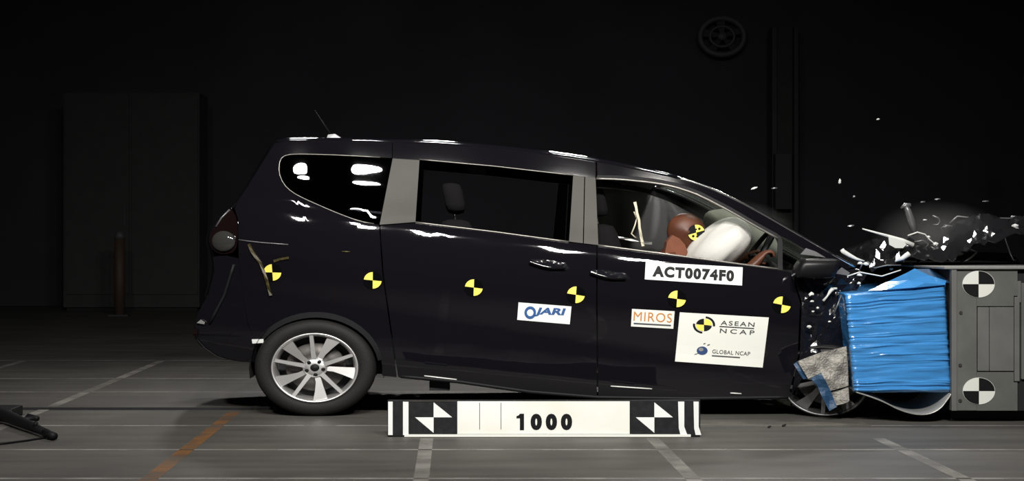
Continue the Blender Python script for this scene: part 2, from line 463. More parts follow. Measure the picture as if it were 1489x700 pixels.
# ================================================================== the car
car = thing('minivan', PS(760, 590)+Vector((0, .85, 0)), 'black minivan nose-down with its front crushed into the blue barrier', 'car')
car.location.z = 0
ROOF = [(398, 209), (404, 205.5), (430, 204.5), (500, 204.5), (560, 206), (620, 207.5), (700, 213), (780, 221.5), (850, 231), (900, 240), (950, 250.5), (990, 260),
        (1030, 273), (1070, 291), (1110, 312), (1150, 335), (1200, 364), (1244, 389)]
def roofy(px): return spl(ROOF, px)
def roofseg(a, b, n=14): return [(a+(b-a)*i/n, roofy(a+(b-a)*i/n)) for i in range(n+1)]
QW = smooth_poly([(570, 230), (500, 226), (440, 224), (416, 225), (407, 232), (405, 250), (412, 268), (425, 280), (442, 289), (462, 298), (490, 310), (522, 322), (551, 327)], 1)
arch = arc(459, 538, 97, 82, 152, -6, 18)
# rear quarter: C-shaped round the fixed window, notched by the wheel arch
quarter = roofseg(402, 570, 10)+QW+[(556, 400), (566, 470), (577, 549)]+arch[::-1]+[(360, 470), (352, 420), (347, 374), (346, 318), (341, 303), (353, 284), (380, 240)]
panel('rear_quarter_panel', quarter, 'paint', car, mirror=True, label='glossy black rear quarter with wheel arch')
panel('quarter_window', [(570, 230)]+QW[1:-1]+[(551, 327)], 'qglass', car, th=.004, off=-.006, mirror=True, label='dark fixed rear side window')
FW = [(867, 260), (900, 261), (922, 263), (950, 266), (977, 271), (1000, 278), (1018, 285), (1059, 306), (1100, 330), (1131, 347)]
panel('roof_side_rail', roofseg(571, 866, 18)+[(866, 258.5), (834, 255), (720, 242.5), (610, 232.5), (571, 230)], 'paint', car, mirror=True)
panel('rear_pillar_film', [(571, 230.5), (610, 233), (604, 323), (552, 327)], 'film', car, off=.001, mirror=True, label='matte grey film on the rear door pillar')
panel('door_pillar_film', [(833.5, 255.5), (849.5, 257), (847.5, 354), (827.5, 351.5)], 'film', car, off=.001, mirror=True, label='matte grey film strip on the middle pillar')
panel('door_pillar_film', [(851, 257.2), (866, 258.8), (870, 356.5), (849, 354.2)], 'film', car, off=.001, mirror=True, label='matte grey film strip on the middle pillar')
panel('sliding_door', [(553, 328.5), (604, 324.5), (720, 338.5), (827, 353), (867, 357.5), (867, 450), (868, 578), (770, 570), (665, 555), (579, 549), (568, 470), (558, 400)], 'paint', car, mirror=True)
panel('front_door', [(869, 358), (980, 372.5), (1080, 386), (1131, 393), (1150, 396), (1163, 440), (1160, 520), (1146, 578), (1000, 580), (870, 578.5), (869, 450)], 'paint', car, mirror=True)
apil = roofseg(868, 1243, 24)+[(1232, 392), (1190, 374), (1150, 350.5), (1131, 341)]+[(x+2, y-6) for x, y in FW[::-1]]
panel('front_pillar', apil, 'paint', car, mirror=True)
panel('front_pillar_seal', [(x+2, y-6) for x, y in FW]+[(1138, 352), (1138, 393), (1131, 392)]+FW[::-1], 'dark', car, off=-.004, mirror=True)
panel('quarter_light', [(1138, 347), (1190, 376), (1228, 393), (1138, 393)], 'cglass', car, th=.004, off=-.008, mirror=True, label='small triangular window ahead of the door')
# mouldings along the windows
strip('belt_moulding', [(604, 323.5), (720, 337.5), (827, 352)], .0055, 'mould', car, .003, True)
strip('belt_moulding', [(870, 357), (980, 371.5), (1080, 385), (1131, 391.5)], .0065, 'mould', car, .003, True)
strip('window_top_moulding', [(610, 232), (720, 242), (833, 255)], .004, 'mould', car, .003, True)
strip('window_top_moulding', smooth_poly(FW, 1), .007, 'mould', car, .004, True)
strip('quarter_window_surround', QW[1:-1], .0035, 'mould', car, .003, True)
strip('roof_edge_trim', roofseg(402, 985, 40), .017, 'paint', car, -.010, True)
strip('windscreen_edge_trim', roofseg(985, 1243, 24), .010, 'chrome', car, -.006, True)
# roof, windscreen and tailgate lofted across the car
def loft(name, line, m, yin, bulge, crown, ny=17, smooth=True, yin2=0.0):
    vs, fs = [], []
    for i, (px, py) in enumerate(line):
        p = PS(px, py); y0 = p.y+yin; y1 = W-y0
        for j in range(ny):
            t = j/(ny-1); e = 1-(2*t-1)**2; e2 = 1-(2*t-1)**4
            vs.append((p.x+bulge*e, y0+(y1-y0)*t, p.z+crown*e2))
    for i in range(len(line)-1):
        for j in range(ny-1):
            a = i*ny+j; fs.append((a, a+1, a+ny+1, a+ny))
    o = meshobj(name, vs, fs, m, car, smooth)
    s = o.modifiers.new('thickness', 'SOLIDIFY'); s.thickness = .008; s.offset = 0
    return o
loft('roof', roofseg(400, 992, 40), 'paint', .0, 0, .035)
loft('windscreen', roofseg(994, 1240, 18), 'wglass', .05, .10, .01)
REAR = smooth_poly([(399, 209), (380, 240), (352, 285), (336, 304), (318, 318), (306, 336), (303, 352), (309, 372), (312, 395), (302, 435)], 1)
loft('tailgate', REAR, 'paint', .05, -.10, 0)
def lp(px, py, dy): p = PS(px, py); return Vector((p.x, p.y+dy, p.z))
# rear bumper: its own swept shell
BUMP = [(302, 432), (290, 452), (283, 470), (281, 490), (292, 505), (316, 519), (345, 526), (372, 527)]
loft('rear_bumper', smooth_poly(BUMP, 1), 'paint', .03, -.06, 0)
bsp = [(347, 376), (352, 420), (360, 472), (374, 497)]+[(372, 527), (345, 525), (316, 518), (292, 504), (283, 489), (284, 470), (291, 452), (303, 432), (312, 395), (310, 374), (325, 371)]
panel('rear_bumper_side', bsp, 'paint', car, mirror=True, off=-.004)
strip('bumper_lower_lip', [(286, 494), (298, 507), (317, 520), (330, 523)], .004, 'trim', car, .006)
strip('bumper_crease', [(340, 385), (326, 430), (305, 470)], .010, 'trim', car, .004, True)
# tail lamp with clear lens
tl = panel('tail_lamp', smooth_poly([(336, 303), (345, 318), (346, 345), (343, 366), (326, 371), (310, 366), (304, 352), (307, 337), (318, 319), (336, 303)], 1)[:-1], 'redlens', car, th=.03, off=.012, mirror=True, label='tail lamp with clear lower lens')
lensp = arc(325, 351, 17, 15, 0, 360, 24)[:-1]
panel('lens', lensp, 'lens', tl, th=.01, step=4, f=lambda x, y: PS(x, y, .014+.035*max(0, 1-((x-325)/18)**2-((y-351)/16)**2)**.5))
strip('lamp_spine', [(334, 305), (322, 317), (314, 330)], .006, 'greybar', tl, .018)
for q, m_ in (([(286, 470), (292, 465), (298, 469), (297, 472)], 'foil'), ([(279, 478), (287, 480), (287, 490), (281, 489)], 'redlens')):
    panel('bumper_reflector', q, m_, car, th=.006, off=.012)
panel('towing_cover', [(366, 494), (383, 493.5), (383, 499), (367, 500)], 'white', car, th=.02, off=.015, label='small white tag behind the rear wheel')
strip('quarter_crease', [(347, 349), (362, 351), (380, 353), (419, 356)], .004, 'greybar', car, .004)
# torn yellowish tape hanging behind the first marker
def ribbon(name, pts, wpx, m, parent, off, jag=0.0, f=PS):
    vs, fs = [], []
    for i, (x, y) in enumerate(pts):
        a = pts[max(0, i-1)]; b = pts[min(len(pts)-1, i+1)]
        dx, dy = b[0]-a[0], b[1]-a[1]; L = math.hypot(dx, dy) or 1
        ww = wpx*(1-.3*random.random()); o1 = off+jag*random.random(); o2 = off+jag*random.random()
        vs += [f(x-dy/L*ww, y+dx/L*ww, o1), f(x+dy/L*ww, y-dx/L*ww, o2)]
    for i in range(len(pts)-1): fs.append((2*i, 2*i+1, 2*i+3, 2*i+2))
    o = meshobj(name, vs, fs, m, parent)
    s = o.modifiers.new('thickness', 'SOLIDIFY'); s.thickness = .003
    return o
ribbon('torn_tape', [(362, 355), (366, 365), (372, 374), (379, 383), (384, 396), (388, 408), (391, 420), (394, 430)], 2.2, 'tape', car, .006, .012)
ribbon('torn_tape', [(398, 380), (408, 377), (420, 375)], 2, 'tape', car, .004, .01)
# arch liner and sill trim
ao = arc(459, 538, 99, 84, 150, 10, 18); ai = arc(459, 538, 92, 76, 150, 10, 18)
panel('arch_lip', ao+ai[::-1], 'trim', car, th=.03, off=.004, mirror=True)
strip('sill_trim', [(582, 547.5), (665, 555), (770, 570), (870, 578), (1000, 580), (1146, 578)], .012, 'trim', car, -.004, True)
for a, b in (((617, 547), (664, 552.5)), ((888, 562), (948, 566)), ((1062, 572), (1078, 573))):
    strip('sill_highlight', [a, b], .004, 'chip', car, .006)  # pale strips drawn in as highlights along the sill
# door handles recessed as thin arcs
def handle(x0, y0, sgn):
    cup = panel('handle_recess', [(x0, y0), (x0+24, y0+1), (x0+50, y0+6), (x0+57, y0+14), (x0+38, y0+20), (x0+16, y0+15)], 'crush', car, th=.02, off=.001)
    h = strip('door_handle', smooth_poly([(x0-2, y0+4), (x0+12, y0+9), (x0+30, y0+13), (x0+50, y0+12)], 2), .011, 'paint', car, .022)
    return h
handle(772, 377, 1); handle(860, 392, 1)
strip('fuel_flap_mark', [(497, 366), (509, 366.5)], .004, 'tape', car, .004)
# roof aerial
ab = meshobj('aerial_base', *(lambda c: ([c+Vector(v) for v in ((-.06, -.02, -.005), (.07, -.02, -.005), (.07, .02, -.005), (-.06, .02, -.005), (-.045, -.01, .035), (.0, -.01, .04), (.0, .01, .04), (-.045, .01, .035))],
     [(3, 2, 1, 0), (4, 5, 6, 7), (0, 1, 5, 4), (2, 3, 7, 6), (1, 2, 6, 5), (3, 0, 4, 7)]))(P(487, 203.5, .85)), 'greybar', car)
tube('aerial', [P(481, 196, .85), P(458, 161, .85)], [.006, .003], 'trim', car)
# underbody
def under(px, py): p = PS(px, py); return p.x, p.z
bm = bmesh.new()
pl = [(330, 510), (372, 470), (470, 450), (560, 520), (600, 536), (870, 566), (1150, 566), (1150, 545), (870, 545), (600, 515), (470, 430), (330, 470)]
v1 = [bm.verts.new((under(*q)[0], .16, under(*q)[1])) for q in pl]; v2 = [bm.verts.new((under(*q)[0], W-.16, under(*q)[1])) for q in pl]
bm.faces.new(v1); bm.faces.new(v2[::-1])
for i in range(len(pl)): bm.faces.new((v1[i], v2[i], v2[(i+1) % len(pl)], v1[(i+1) % len(pl)]))
bmobj('floor_pan', bm, 'dark', car)
p = PS(638, 558); bmobj('jacking_bracket', box_bm(p.x-.06, p.x+.07, .12, .2, p.z-.05, p.z+.09, .006), 'dark', car)
bmobj('rear_axle_beam', box_bm(at(459, 0)-.05, at(459, 0)+.05, .2, W-.2, .24, .34, .01), 'dark', car)
# wheel wells (dark inner tubs)
def tub(cx, cy, y0, y1):
    vs, fs = [], []
    pts = arc(cx, cy, 99, 84, 190, -10, 20)
    for x, y in pts:
        q = P(x, y, 0); vs += [(q.x, y0, q.z), (q.x, y1, q.z)]
    for i in range(len(pts)-1): fs.append((2*i, 2*i+1, 2*i+3, 2*i+2))
    fs.append(tuple(2*i+1 for i in range(len(pts))))
    o = meshobj('wheel_well', vs, fs, 'dark', car); return o
tub(459, 538, .06, .42); tub(459, 538, W-.06, W-.42)

# ---- wheels: lathed in the y axis, spokes as their own meshes
SX = 1.254
def ringdata(prof, c, n=48, sx=SX):
    vs, fs = [], []
    k = len(prof)
    for i in range(n):
        a = 2*math.pi*i/n
        for r, y in prof:
            vs.append((c.x+sx*r*math.cos(a), c.y+y, c.z+r*math.sin(a)))
    for i in range(n):
        for j in range(k-1):
            a = i*k+j; b = ((i+1) % n)*k+j
            fs.append((a, b, b+1, a+1))
    return vs, fs
def spoke(c, poly, y, th, sx=SX, dish=0.0, rot=0.0, twist=0.0):
    cr, sr = math.cos(rot), math.sin(rot)
    pts = []
    for x, z in poly:
        X, Z = x*cr-z*sr, x*sr+z*cr
        pts.append((X, Z, math.hypot(x, z)+twist*z*.21/(dish or 1)))
    n = len(pts)
    vs = [(c.x+sx*X, c.y+y-dish*(1-r/.21), c.z+Z) for X, Z, r in pts]+[(c.x+sx*X*1.0, c.y+y+th, c.z+Z) for X, Z, r in pts]
    fs = [tuple(range(n)), tuple(reversed(range(n, 2*n)))]+[((i+1) % n, i, i+n, (i+1) % n+n) for i in range(n)]
    return vs, fs
def wheel(c, name, flip=1, squash=1.0, spin=0.0, tyre=True, detail=True, am='alloy'):
    wh = bpy.data.objects.new(name, None); C.objects.link(wh); wh.parent = car; wh.empty_display_size = .1
    wh.location = c; wh.matrix_parent_inverse = Matrix.Translation(-car.location)
    out = []
    def add(nm, vf, m, sm=True):
        vs, fs = vf
        vs = [((v[0]-c.x), (v[1]-c.y)*flip, (v[2]-c.z)) for v in vs]
        me = bpy.data.meshes.new(nm); me.from_pydata(vs, [], fs if flip > 0 else [tuple(reversed(f)) for f in fs]); me.update()
        bm = bmesh.new(); bm.from_mesh(me); bmesh.ops.recalc_face_normals(bm, faces=bm.faces); bm.to_mesh(me); bm.free()
        if sm: me.polygons.foreach_set('use_smooth', [True]*len(me.polygons))
        me.materials.append(M[m]); o = bpy.data.objects.new(nm, me); C.objects.link(o); o.parent = wh
        return o
    t = [(.213, .012), (.222, -.004), (.235, -.012), (.262, -.014), (.283, -.006), (.296, .012), (.302, .04), (.303, .10), (.302, .16), (.296, .188), (.283, .2), (.25, .205), (.214, .19)]
    if tyre: add('tyre', ringdata([(.213+(r-.213)*squash, y) for r, y in t], c, 64), 'rubber')
    add('rim', ringdata([(.216, .004), (.217, -.006), (.212, -.009), (.205, -.004), (.199, .012), (.192, .03), (.188, .09), (.19, .17), (.214, .185)], c, 64), am)
    add('rim_back', ringdata([(.19, .12), (.10, .125), (.001, .125)], c, 32), 'dark')
    add('brake_disc', ringdata([(.15, .075), (.15, .085), (.001, .085)], c, 32), 'iron')
    add('brake_disc_face', ringdata([(.15, .075), (.085, .073), (.08, .06), (.001, .06)], c, 32), 'iron')
    for k in range(5):
        a = math.radians(95-72*k)+spin
        add('spoke', spoke(c, [(.04, -.013), (.12, -.0105), (.205, -.0095), (.205, .0095), (.12, .0105), (.04, .013)], .0, .03, dish=-.012, rot=a), am, False)
        a2 = a-math.radians(27)
        add('spoke_blade', spoke(c, [(.035, -.014), (.09, -.018), (.14, -.034), (.203, -.060), (.208, -.02), (.208, .014), (.17, .013), (.12, .012), (.07, .012), (.035, .012)], .012, .028, dish=-.012, rot=a2, twist=.13), am, False)
    add('hub', ringdata([(.001, .006), (.025, .006), (.048, .008), (.062, .018), (.062, .05)], c, 28), am)
    add('hub_cap', ringdata([(.001, -.004), (.018, -.003), (.023, .006)], c, 20), 'trim')
    if detail:
        for k in range(5):
            a = math.radians(131-72*k)+spin
            cc = Vector((c.x+SX*.043*math.cos(a), c.y-.0, c.z+.043*math.sin(a)))
            add('wheel_nut', ringdata([(.001, .0), (.0085, .0), (.0105, .004), (.0105, .02)], cc, 10), 'ink')
    return wh
wc = P(457.5, 536, .02)
wheel(Vector((wc.x, .025, .303)), 'rear_wheel')
wheel(Vector((wc.x, W-.025, .303)), 'rear_wheel', -1, detail=False)
# crushed front wheel, tyre off the bead, nearly on its rim
fw = P(1207, 555, .05)
fwo = wheel(Vector((P(1199, 555, .0).x, .0, .224)), 'front_wheel', 1, squash=.10, spin=.5, am='alloydark'); fwo.rotation_euler.z = math.radians(-24)
wheel(Vector((at(1268, 0), W-.05, .303)), 'front_wheel', -1, detail=False)
tub(1207, 536, .16, .5)

# ---- interior
def rounded(name, x0, x1, y0, y1, z0, z1, bev, m, shear=0.0, parent=None):
    bm = box_bm(x0, x1, y0, y1, z0, z1, bev)
    zc = (z0+z1)/2
    for v in bm.verts: v.co.x += shear*(v.co.z-zc)
    return bmobj(name, bm, m, parent, True)
def seat_at(px, py_cush, y0, y1, nm='seat', head=True, scale=1.0, xs=1.0):
    """px: hip point; py_cush: cushion top"""
    hip = P(px, py_cush, 0); x = hip.x; z = hip.z
    e = bpy.data.objects.new(nm, None); C.objects.link(e); e.parent = car; e.location = (x, (y0+y1)/2, z)
    e.matrix_parent_inverse = Matrix.Translation(-car.location); L = Vector(e.location)
    def sh(o):
        for v in o.data.vertices: v.co = v.co-L
        o.parent = e; o.matrix_parent_inverse = Matrix.Identity(4)
        return o
    sh(rounded('seat_cushion', x-.05, x+.58, y0, y1, z-.13, z, .05, 'seat'))
    sh(rounded('backrest', x-.23, x-.03, y0, y1, z-.08, z+.58, .06, 'seat', -.30))
    if head:
        for k in ((y0+y1)/2,) if y1-y0 < .7 else (y0+.25, y1-.25):
            sh(rounded('headrest', x-.30, x-.17, k-.13, k+.13, z+.63, z+.82, .05, 'seat', -.2))
            for s in (-.06, .06): sh(tube('headrest_rod', [(x-.22, k+s, z+.54), (x-.235, k+s, z+.66)], .007, 'chrome'))
    return e
seat_at(930, 462, .18, .68, 'driver_seat'); seat_at(930, 462, W-.68, W-.18, 'passenger_seat')
seat_at(715, 455, .2, W-.2, 'rear_bench')
seat_at(555, 425, .25, W-.25, 'third_row_bench')
p0 = PS(1120, 402); dsh = rounded('dashboard', p0.x-.08, p0.x+.42, .14, W-.14, p0.z-.35, p0.z+.02, .07, 'trim', 0, car)
hl = loft('headliner', [(x, y+7) for x, y in roofseg(430, 985, 16)], 'liner', .06, 0, .02)
def on_floor(): pass
# far door trims are the mirrored doors; grey inner trim boards make the cabin's far side
for q in ([(606, 327), (827, 356), (862, 361), (862, 560), (606, 545)], [(872, 361), (1080, 389), (1131, 397), (1131, 560), (872, 560)]):
    V = [PS(x, y) for x, y in q]
    for sgn in (0, 1):
        yy = [(.075 if sgn == 0 else W-.075)]*len(V)
        a = [Vector((v.x, y, v.z)) for v, y in zip(V, yy)]; b = [v+Vector((0, .02 if sgn == 0 else -.02, 0)) for v in a]
        n = len(a)
        meshobj('door_trim', a+b, [tuple(range(n)), tuple(reversed(range(n, 2*n)))]+[((i+1) % n, i, i+n, (i+1) % n+n) for i in range(n)], 'trim', car)
# far curtain airbag: pale grey cloth hanging over the far windows
cv, cf = [], []
NX, NZ = 30, 7
for i in range(NX+1):
    px = 880+(1128-880)*i/NX; top = spl(FW, px)+2
    for j in range(NZ+1):
        t = j/NZ; py = top+(min(belt(px)+.063*(px-660)+4, 382)-top)*t
        p = PS(px, py); cv.append((p.x, W-p.y-.06-.035*math.sin(math.pi*t)*abs(math.sin(i*.55)), p.z))
for i in range(NX):
    for j in range(NZ):
        a = i*(NZ+1)+j; cf.append((a, a+1, a+NZ+2, a+NZ+1))
M['curtain'] = mat('grey_curtain_cloth', (.20, .20, .205), .9)
o = meshobj('curtain_airbag', cv, cf, 'curtain', car, True); o['label'] = 'dim grey curtain airbag on the far windows'
s = o.modifiers.new('thickness', 'SOLIDIFY'); s.thickness = .02
# steering wheel, column, driver airbag
sc = P(1098, 372, .42); ax = Vector((-.82, 0, .57)).normalized(); sv = Vector((0, 1, 0)); su = ax.cross(sv)
swp = [sc+ .19*(math.cos(a)*sv+math.sin(a)*su*1.1) for a in [2*math.pi*i/32 for i in range(32)]]
sw = tube('steering_wheel', swp, .016, 'trim', car, 8, True)
for a in (0, math.pi, -math.pi/2):
    tube('wheel_spoke', [sc-ax*.03, sc+.18*(math.cos(a)*sv+math.sin(a)*su*1.1)], .014, 'trim', sw)
tube('steering_column', [sc-ax*.02, sc-ax*.45], .035, 'trim', car)
bm = bmesh.new(); bmesh.ops.create_uvsphere(bm, u_segments=40, v_segments=24, radius=1)
ac = P(1043, 361, .40); ang = math.radians(38)
for v in bm.verts:
    x, y, z = v.co
    k = (abs(x)**3+abs(z)**3)**(1/3) or 1
    rr = math.hypot(x, z); f_ = rr/k if k > 0 else 1
    x *= (1+.6*(f_-1)); z *= (1+.6*(f_-1))
    lx, lz = x*.245, z*.138
    wr = .006*math.sin(9*math.atan2(z, y)+3*x)
    lz += wr; 
    v.co = ac+Vector((lx*math.cos(ang)-lz*math.sin(ang), y*.30, lx*math.sin(ang)+lz*math.cos(ang)))
bag = bmobj('driver_airbag', bm, 'bag', car, True); bag['label'] = 'inflated white airbag in the front window'
bm = bmesh.new(); bmesh.ops.create_uvsphere(bm, u_segments=36, v_segments=20, radius=1)
pc = P(1078, 350, .95)
for v in bm.verts:
    x, y, z = v.co
    t_ = math.radians(-32)
    X, Z = x*.30*(1+.03*math.sin(7*z)), z*.17*(1+.05*math.sin(6*x+2*y))
    v.co = pc+Vector((X*math.cos(t_)-Z*math.sin(t_), y*.22, X*math.sin(t_)+Z*math.cos(t_)))
M['bag2'] = mat('dusty_airbag_cloth', (.50, .50, .42), .9, var=.2, vscale=5)
o = bmobj('passenger_airbag', bm, 'bag2', car, True); o['label'] = 'pale dusty airbag on the far seat'
# pale belt webbing and anchor swinging in the front window
def PY(Yc): return lambda x, y, o=0: P(x, y, Yc-o)
ribbon('seat_belt', [(923, 294), (925, 302), (926, 310), (929, 320), (930, 331), (932, 342), (934, 352), (935, 358)], 2.2, 'strap', car, .0, .02, PY(.22))
ribbon('seat_belt', [(922, 308), (926, 318), (923, 328), (918, 340), (925, 346)], 1.1, 'strap', car, .0, .02, PY(.24))
ribbon('seat_belt', [(897, 345), (908, 347), (918, 349), (930, 353), (948, 354)], 1.6, 'foil', car, .0, .02, PY(.26))

# door mirror, hanging dark in front of the pillar
mr = rounded('door_mirror', PS(1150, 380).x, PS(1208, 380).x, -.13, .06, PS(1180, 404).z, PS(1180, 376).z, .04, 'mirror', .35, car)
tube('mirror_arm', [PS(1165, 398, -.01), PS(1172, 394, .06)], .018, 'trim', mr)
panel('quarter_light_glint', [(1164, 370), (1172, 361), (1186, 366), (1201, 375), (1182, 372)], 'greybar', car, th=.004, off=.012, label='grey patch painted as a reflection in the small triangular window')  # grey patches stand in for reflections in the quarter light
panel('quarter_light_glint', [(1214, 398), (1224, 389), (1236, 397), (1233, 401)], 'greybar', car, th=.004, off=.012, label='grey patch painted as a reflection in the small triangular window')

# ---- crushed nose
def crumple(px, py):
    n = noise.noise(Vector((px*.022, py*.022, 3.1))); n2 = noise.noise(Vector((px*.07, py*.06, 9.0)))
    k = max(0.0, min(1.0, (px-1148)/25.0))
    return P(px, py, Ys(px, py)+k*(.05*n+.030*abs(n2)))
fend = [(1152, 397), (1175, 396), (1228, 393), (1246, 391), (1262, 398), (1240, 432), (1242, 505), (1200, 520), (1160, 528), (1150, 577), (1163, 520), (1166, 440)]
panel('crushed_fender', fend, 'crush', car, th=.01, step=9, flat=True, f=crumple, label='crumpled black front fender against the barrier')
panel('crushed_fender_liner', [(1150, 520), (1240, 470), (1290, 480), (1290, 560), (1150, 590)], 'dark', car, th=.01, step=20, flat=True, f=lambda x, y: P(x, y, .5+.05*noise.noise(Vector((x*.03, y*.03, 1)))))
# bonnet: creased sheet folded up over the barrier, spanning the far half of the nose
NX, NY = 46, 18; bv, bf = [], []
TOPB = [(1236, 384), (1262, 372), (1290, 356), (1318, 350), (1345, 352), (1375, 340), (1400, 326), (1430, 320), (1470, 318), (1540, 322), (1580, 345)]
for i in range(NX+1):
    for j in range(NY+1):
        u = i/NX; v = j/NY
        Yb = .22+1.36*v
        xx = at(1236, .75)+(at(1575, .75)-at(1236, .75))*u
        px = VX+xx*F/(D+.75)
        z = zt(spl(TOPB, px), .75)
        a = noise.noise(Vector((u*6.0, v*3.0, 2.0))); b = noise.noise(Vector((u*15, v*7, 5.0))); c_ = noise.noise(Vector((u*30, v*13, 8.0)))
        amp = (1-.55*v)*(1-.3*u)
        z += amp*(.11*(abs(a)-.25)+.07*(abs(b)-.2)+.03*c_)
        z -= .10*max(0, .35-v)/.35*min(1, u*4)
        z = max(z, .945 if Yb < .75 and xx > at(1300, .3) else .86)
        bv.append((xx+.03*b, Yb+.03*c_, z))
for i in range(NX):
    for j in range(NY):
        a = i*(NY+1)+j; bf.append((a, a+NY+1, a+NY+2, a+1))
o = meshobj('crushed_bonnet', bv, bf, 'bonnet', car); o['label'] = 'creased black bonnet folded up over the barrier'
s = o.modifiers.new('thickness', 'SOLIDIFY'); s.thickness = .006
# far, unhit half of the nose behind the barrier
bm = bmesh.new()
pl = [(1236, 392), (1400, 345), (1560, 352), (1590, 400), (1598, 470), (1590, 540), (1560, 565), (1350, 560), (1330, 500), (1290, 470), (1236, 480)]
v1 = [bm.verts.new((P(x, y, .0).x, .98, P(x, y, .0).z-.08)) for x, y in pl]; v2 = [bm.verts.new((P(x, y, 0).x, W-.05, P(x, y, 0).z-.08)) for x, y in pl]
bm.faces.new(v1); bm.faces.new(v2[::-1])
for i in range(len(pl)): bm.faces.new((v1[i], v2[i], v2[(i+1) % len(pl)], v1[(i+1) % len(pl)]))
bmesh.ops.bevel(bm, geom=bm.edges[:], offset=.03, segments=2, affect='EDGES')
bmobj('far_nose_half', bm, 'paint', car)
rounded('engine_block', at(1250, .7), at(1345, .7), .92, 1.4, .35, .85, .04, 'iron', 0, car)
# torn trim, brackets and wires standing out of the wreck
def scrap(name, pts, r, m, Y=.45, lab=None):
    o = tube(name, [P(x, y, Y+(.0 if len(q) == 0 else q[0])) for x, y, *q in pts], r, m, car, 7)
    if lab: o['label'] = lab
    return o
scrap('bent_bracket', [(1316, 297), (1320, 306), (1325, 322), (1331, 342)], [.012, .022, .026, .018], 'greybar', .6, 'grey bent rod sticking up from the wreck')
scrap('bracket_head', [(1310, 303), (1316, 299), (1324, 299)], [.006, .018, .014], 'greybar', .6)
scrap('torn_trim', [(1254, 333), (1275, 339), (1293, 344), (1312, 350), (1328, 357)], [.004, .007, .010, .014, .016], 'chip', .35, 'long white torn strip')
scrap('torn_trim', [(1224, 363), (1226, 366), (1236, 372), (1246, 377), (1257, 380)], [.014, .015, .013, .009, .004], 'chip', .12, 'white curved trim at the pillar foot')
scrap('torn_trim', [(1302, 380), (1312, 376), (1322, 369)], [.005, .014, .017], 'chip', .2)
scrap('bent_edge', [(1381, 325), (1392, 315), (1410, 317), (1428, 317), (1458, 318), (1492, 318)], .006, 'greybar', 1.0)
scrap('bent_edge', [(1402, 326), (1412, 321), (1427, 316)], [.004, .011, .007], 'chip', .95)
scrap('bent_edge', [(1470, 317), (1510, 319)], .014, 'greybar', .95)
scrap('bent_edge', [(1435, 334), (1448, 325), (1458, 318)], .007, 'greybar', .95)
scrap('bent_edge', [(1458, 336), (1462, 332), (1468, 331)], .011, 'chip', .6)
scrap('bent_edge', [(1459, 335), (1462, 348), (1468, 366), (1473, 378), (1479, 380)], .006, 'greybar', .6)
scrap('bent_edge', [(1392, 354), (1406, 360), (1421, 367)], .005, 'greybar', .5)
scrap('bent_edge', [(1421, 367), (1411, 375), (1398, 383)], [.006, .010, .012], 'greybar', .5)
scrap('bent_edge', [(1372, 332), (1376, 329), (1385, 330)], .007, 'greybar', .6)
scrap('lamp_ring', [(1356, 314), (1364, 317), (1367, 322), (1364, 327), (1357, 327)], .006, 'greybar', .7)
scrap('wire', [(1320, 343), (1334, 338), (1345, 341), (1352, 349), (1362, 357), (1360, 366), (1348, 372)], .0045, 'chip', .5)
scrap('wire', [(1330, 352), (1342, 350), (1350, 355), (1343, 363), (1350, 369)], .0045, 'greybar', .45)
scrap('wire', [(1250, 392), (1254, 384), (1262, 381), (1272, 390), (1290, 386), (1310, 386)], .004, 'greybar', .1)
scrap('wire', [(1232, 402), (1250, 396), (1282, 402), (1310, 393)], .004, 'chip', .0)
scrap('torn_trim', [(1197, 438), (1203, 431), (1208, 423), (1211, 420)], [.009, .006, .012, .013], 'chip', .0)
scrap('torn_trim', [(1211, 420), (1217, 420)], .007, 'chip', .0)
scrap('wire', [(1212, 458), (1217, 446), (1224, 428)], .004, 'greybar', -.02)
for (x, y, r) in ((1180, 428, .013), (1181, 438, .010), (1189, 448, .009), (1177, 475, .012), (1182, 453, .007), (1251, 383, .012), (1259, 384, .014), (1476, 329, .018), (1360, 355, .014), (1296, 391, .010), (1325, 384, .012), (1206, 468, .008), (1198, 395, .009), (1345, 320, .008), (1350, 345, .01), (1250, 400, .012), (1249, 412, .009)):
    bm = bmesh.new(); bmesh.ops.create_icosphere(bm, subdivisions=1, radius=r)
    c0 = P(x, y, -.02 if x < 1230 else (.05 if x < 1270 else .5))
    for v in bm.verts: v.co = c0+Vector((v.co.x*(1+random.random()*.8), v.co.y*.7, v.co.z*(.5+random.random()*.7)))
    bmobj('lamp_shard', bm, 'chip', car)
# white broken headlamp housing
bm = bmesh.new(); hv = [(1292, 345), (1302, 347), (1314, 351), (1318, 356), (1313, 361), (1302, 361), (1293, 356)]
a = [bm.verts.new(P(x, y, .33)) for x, y in hv]; b = [bm.verts.new(P(x, y, .33)+Vector((.02, .08, .0))) for x, y in hv]
bm.faces.new(a); bm.faces.new(b[::-1])
for i in range(len(hv)): bm.faces.new((a[i], b[i], b[(i+1) % len(hv)], a[(i+1) % len(hv)]))
o = bmobj('broken_headlamp', bm, 'chip', car); o['label'] = 'white broken lamp housing'

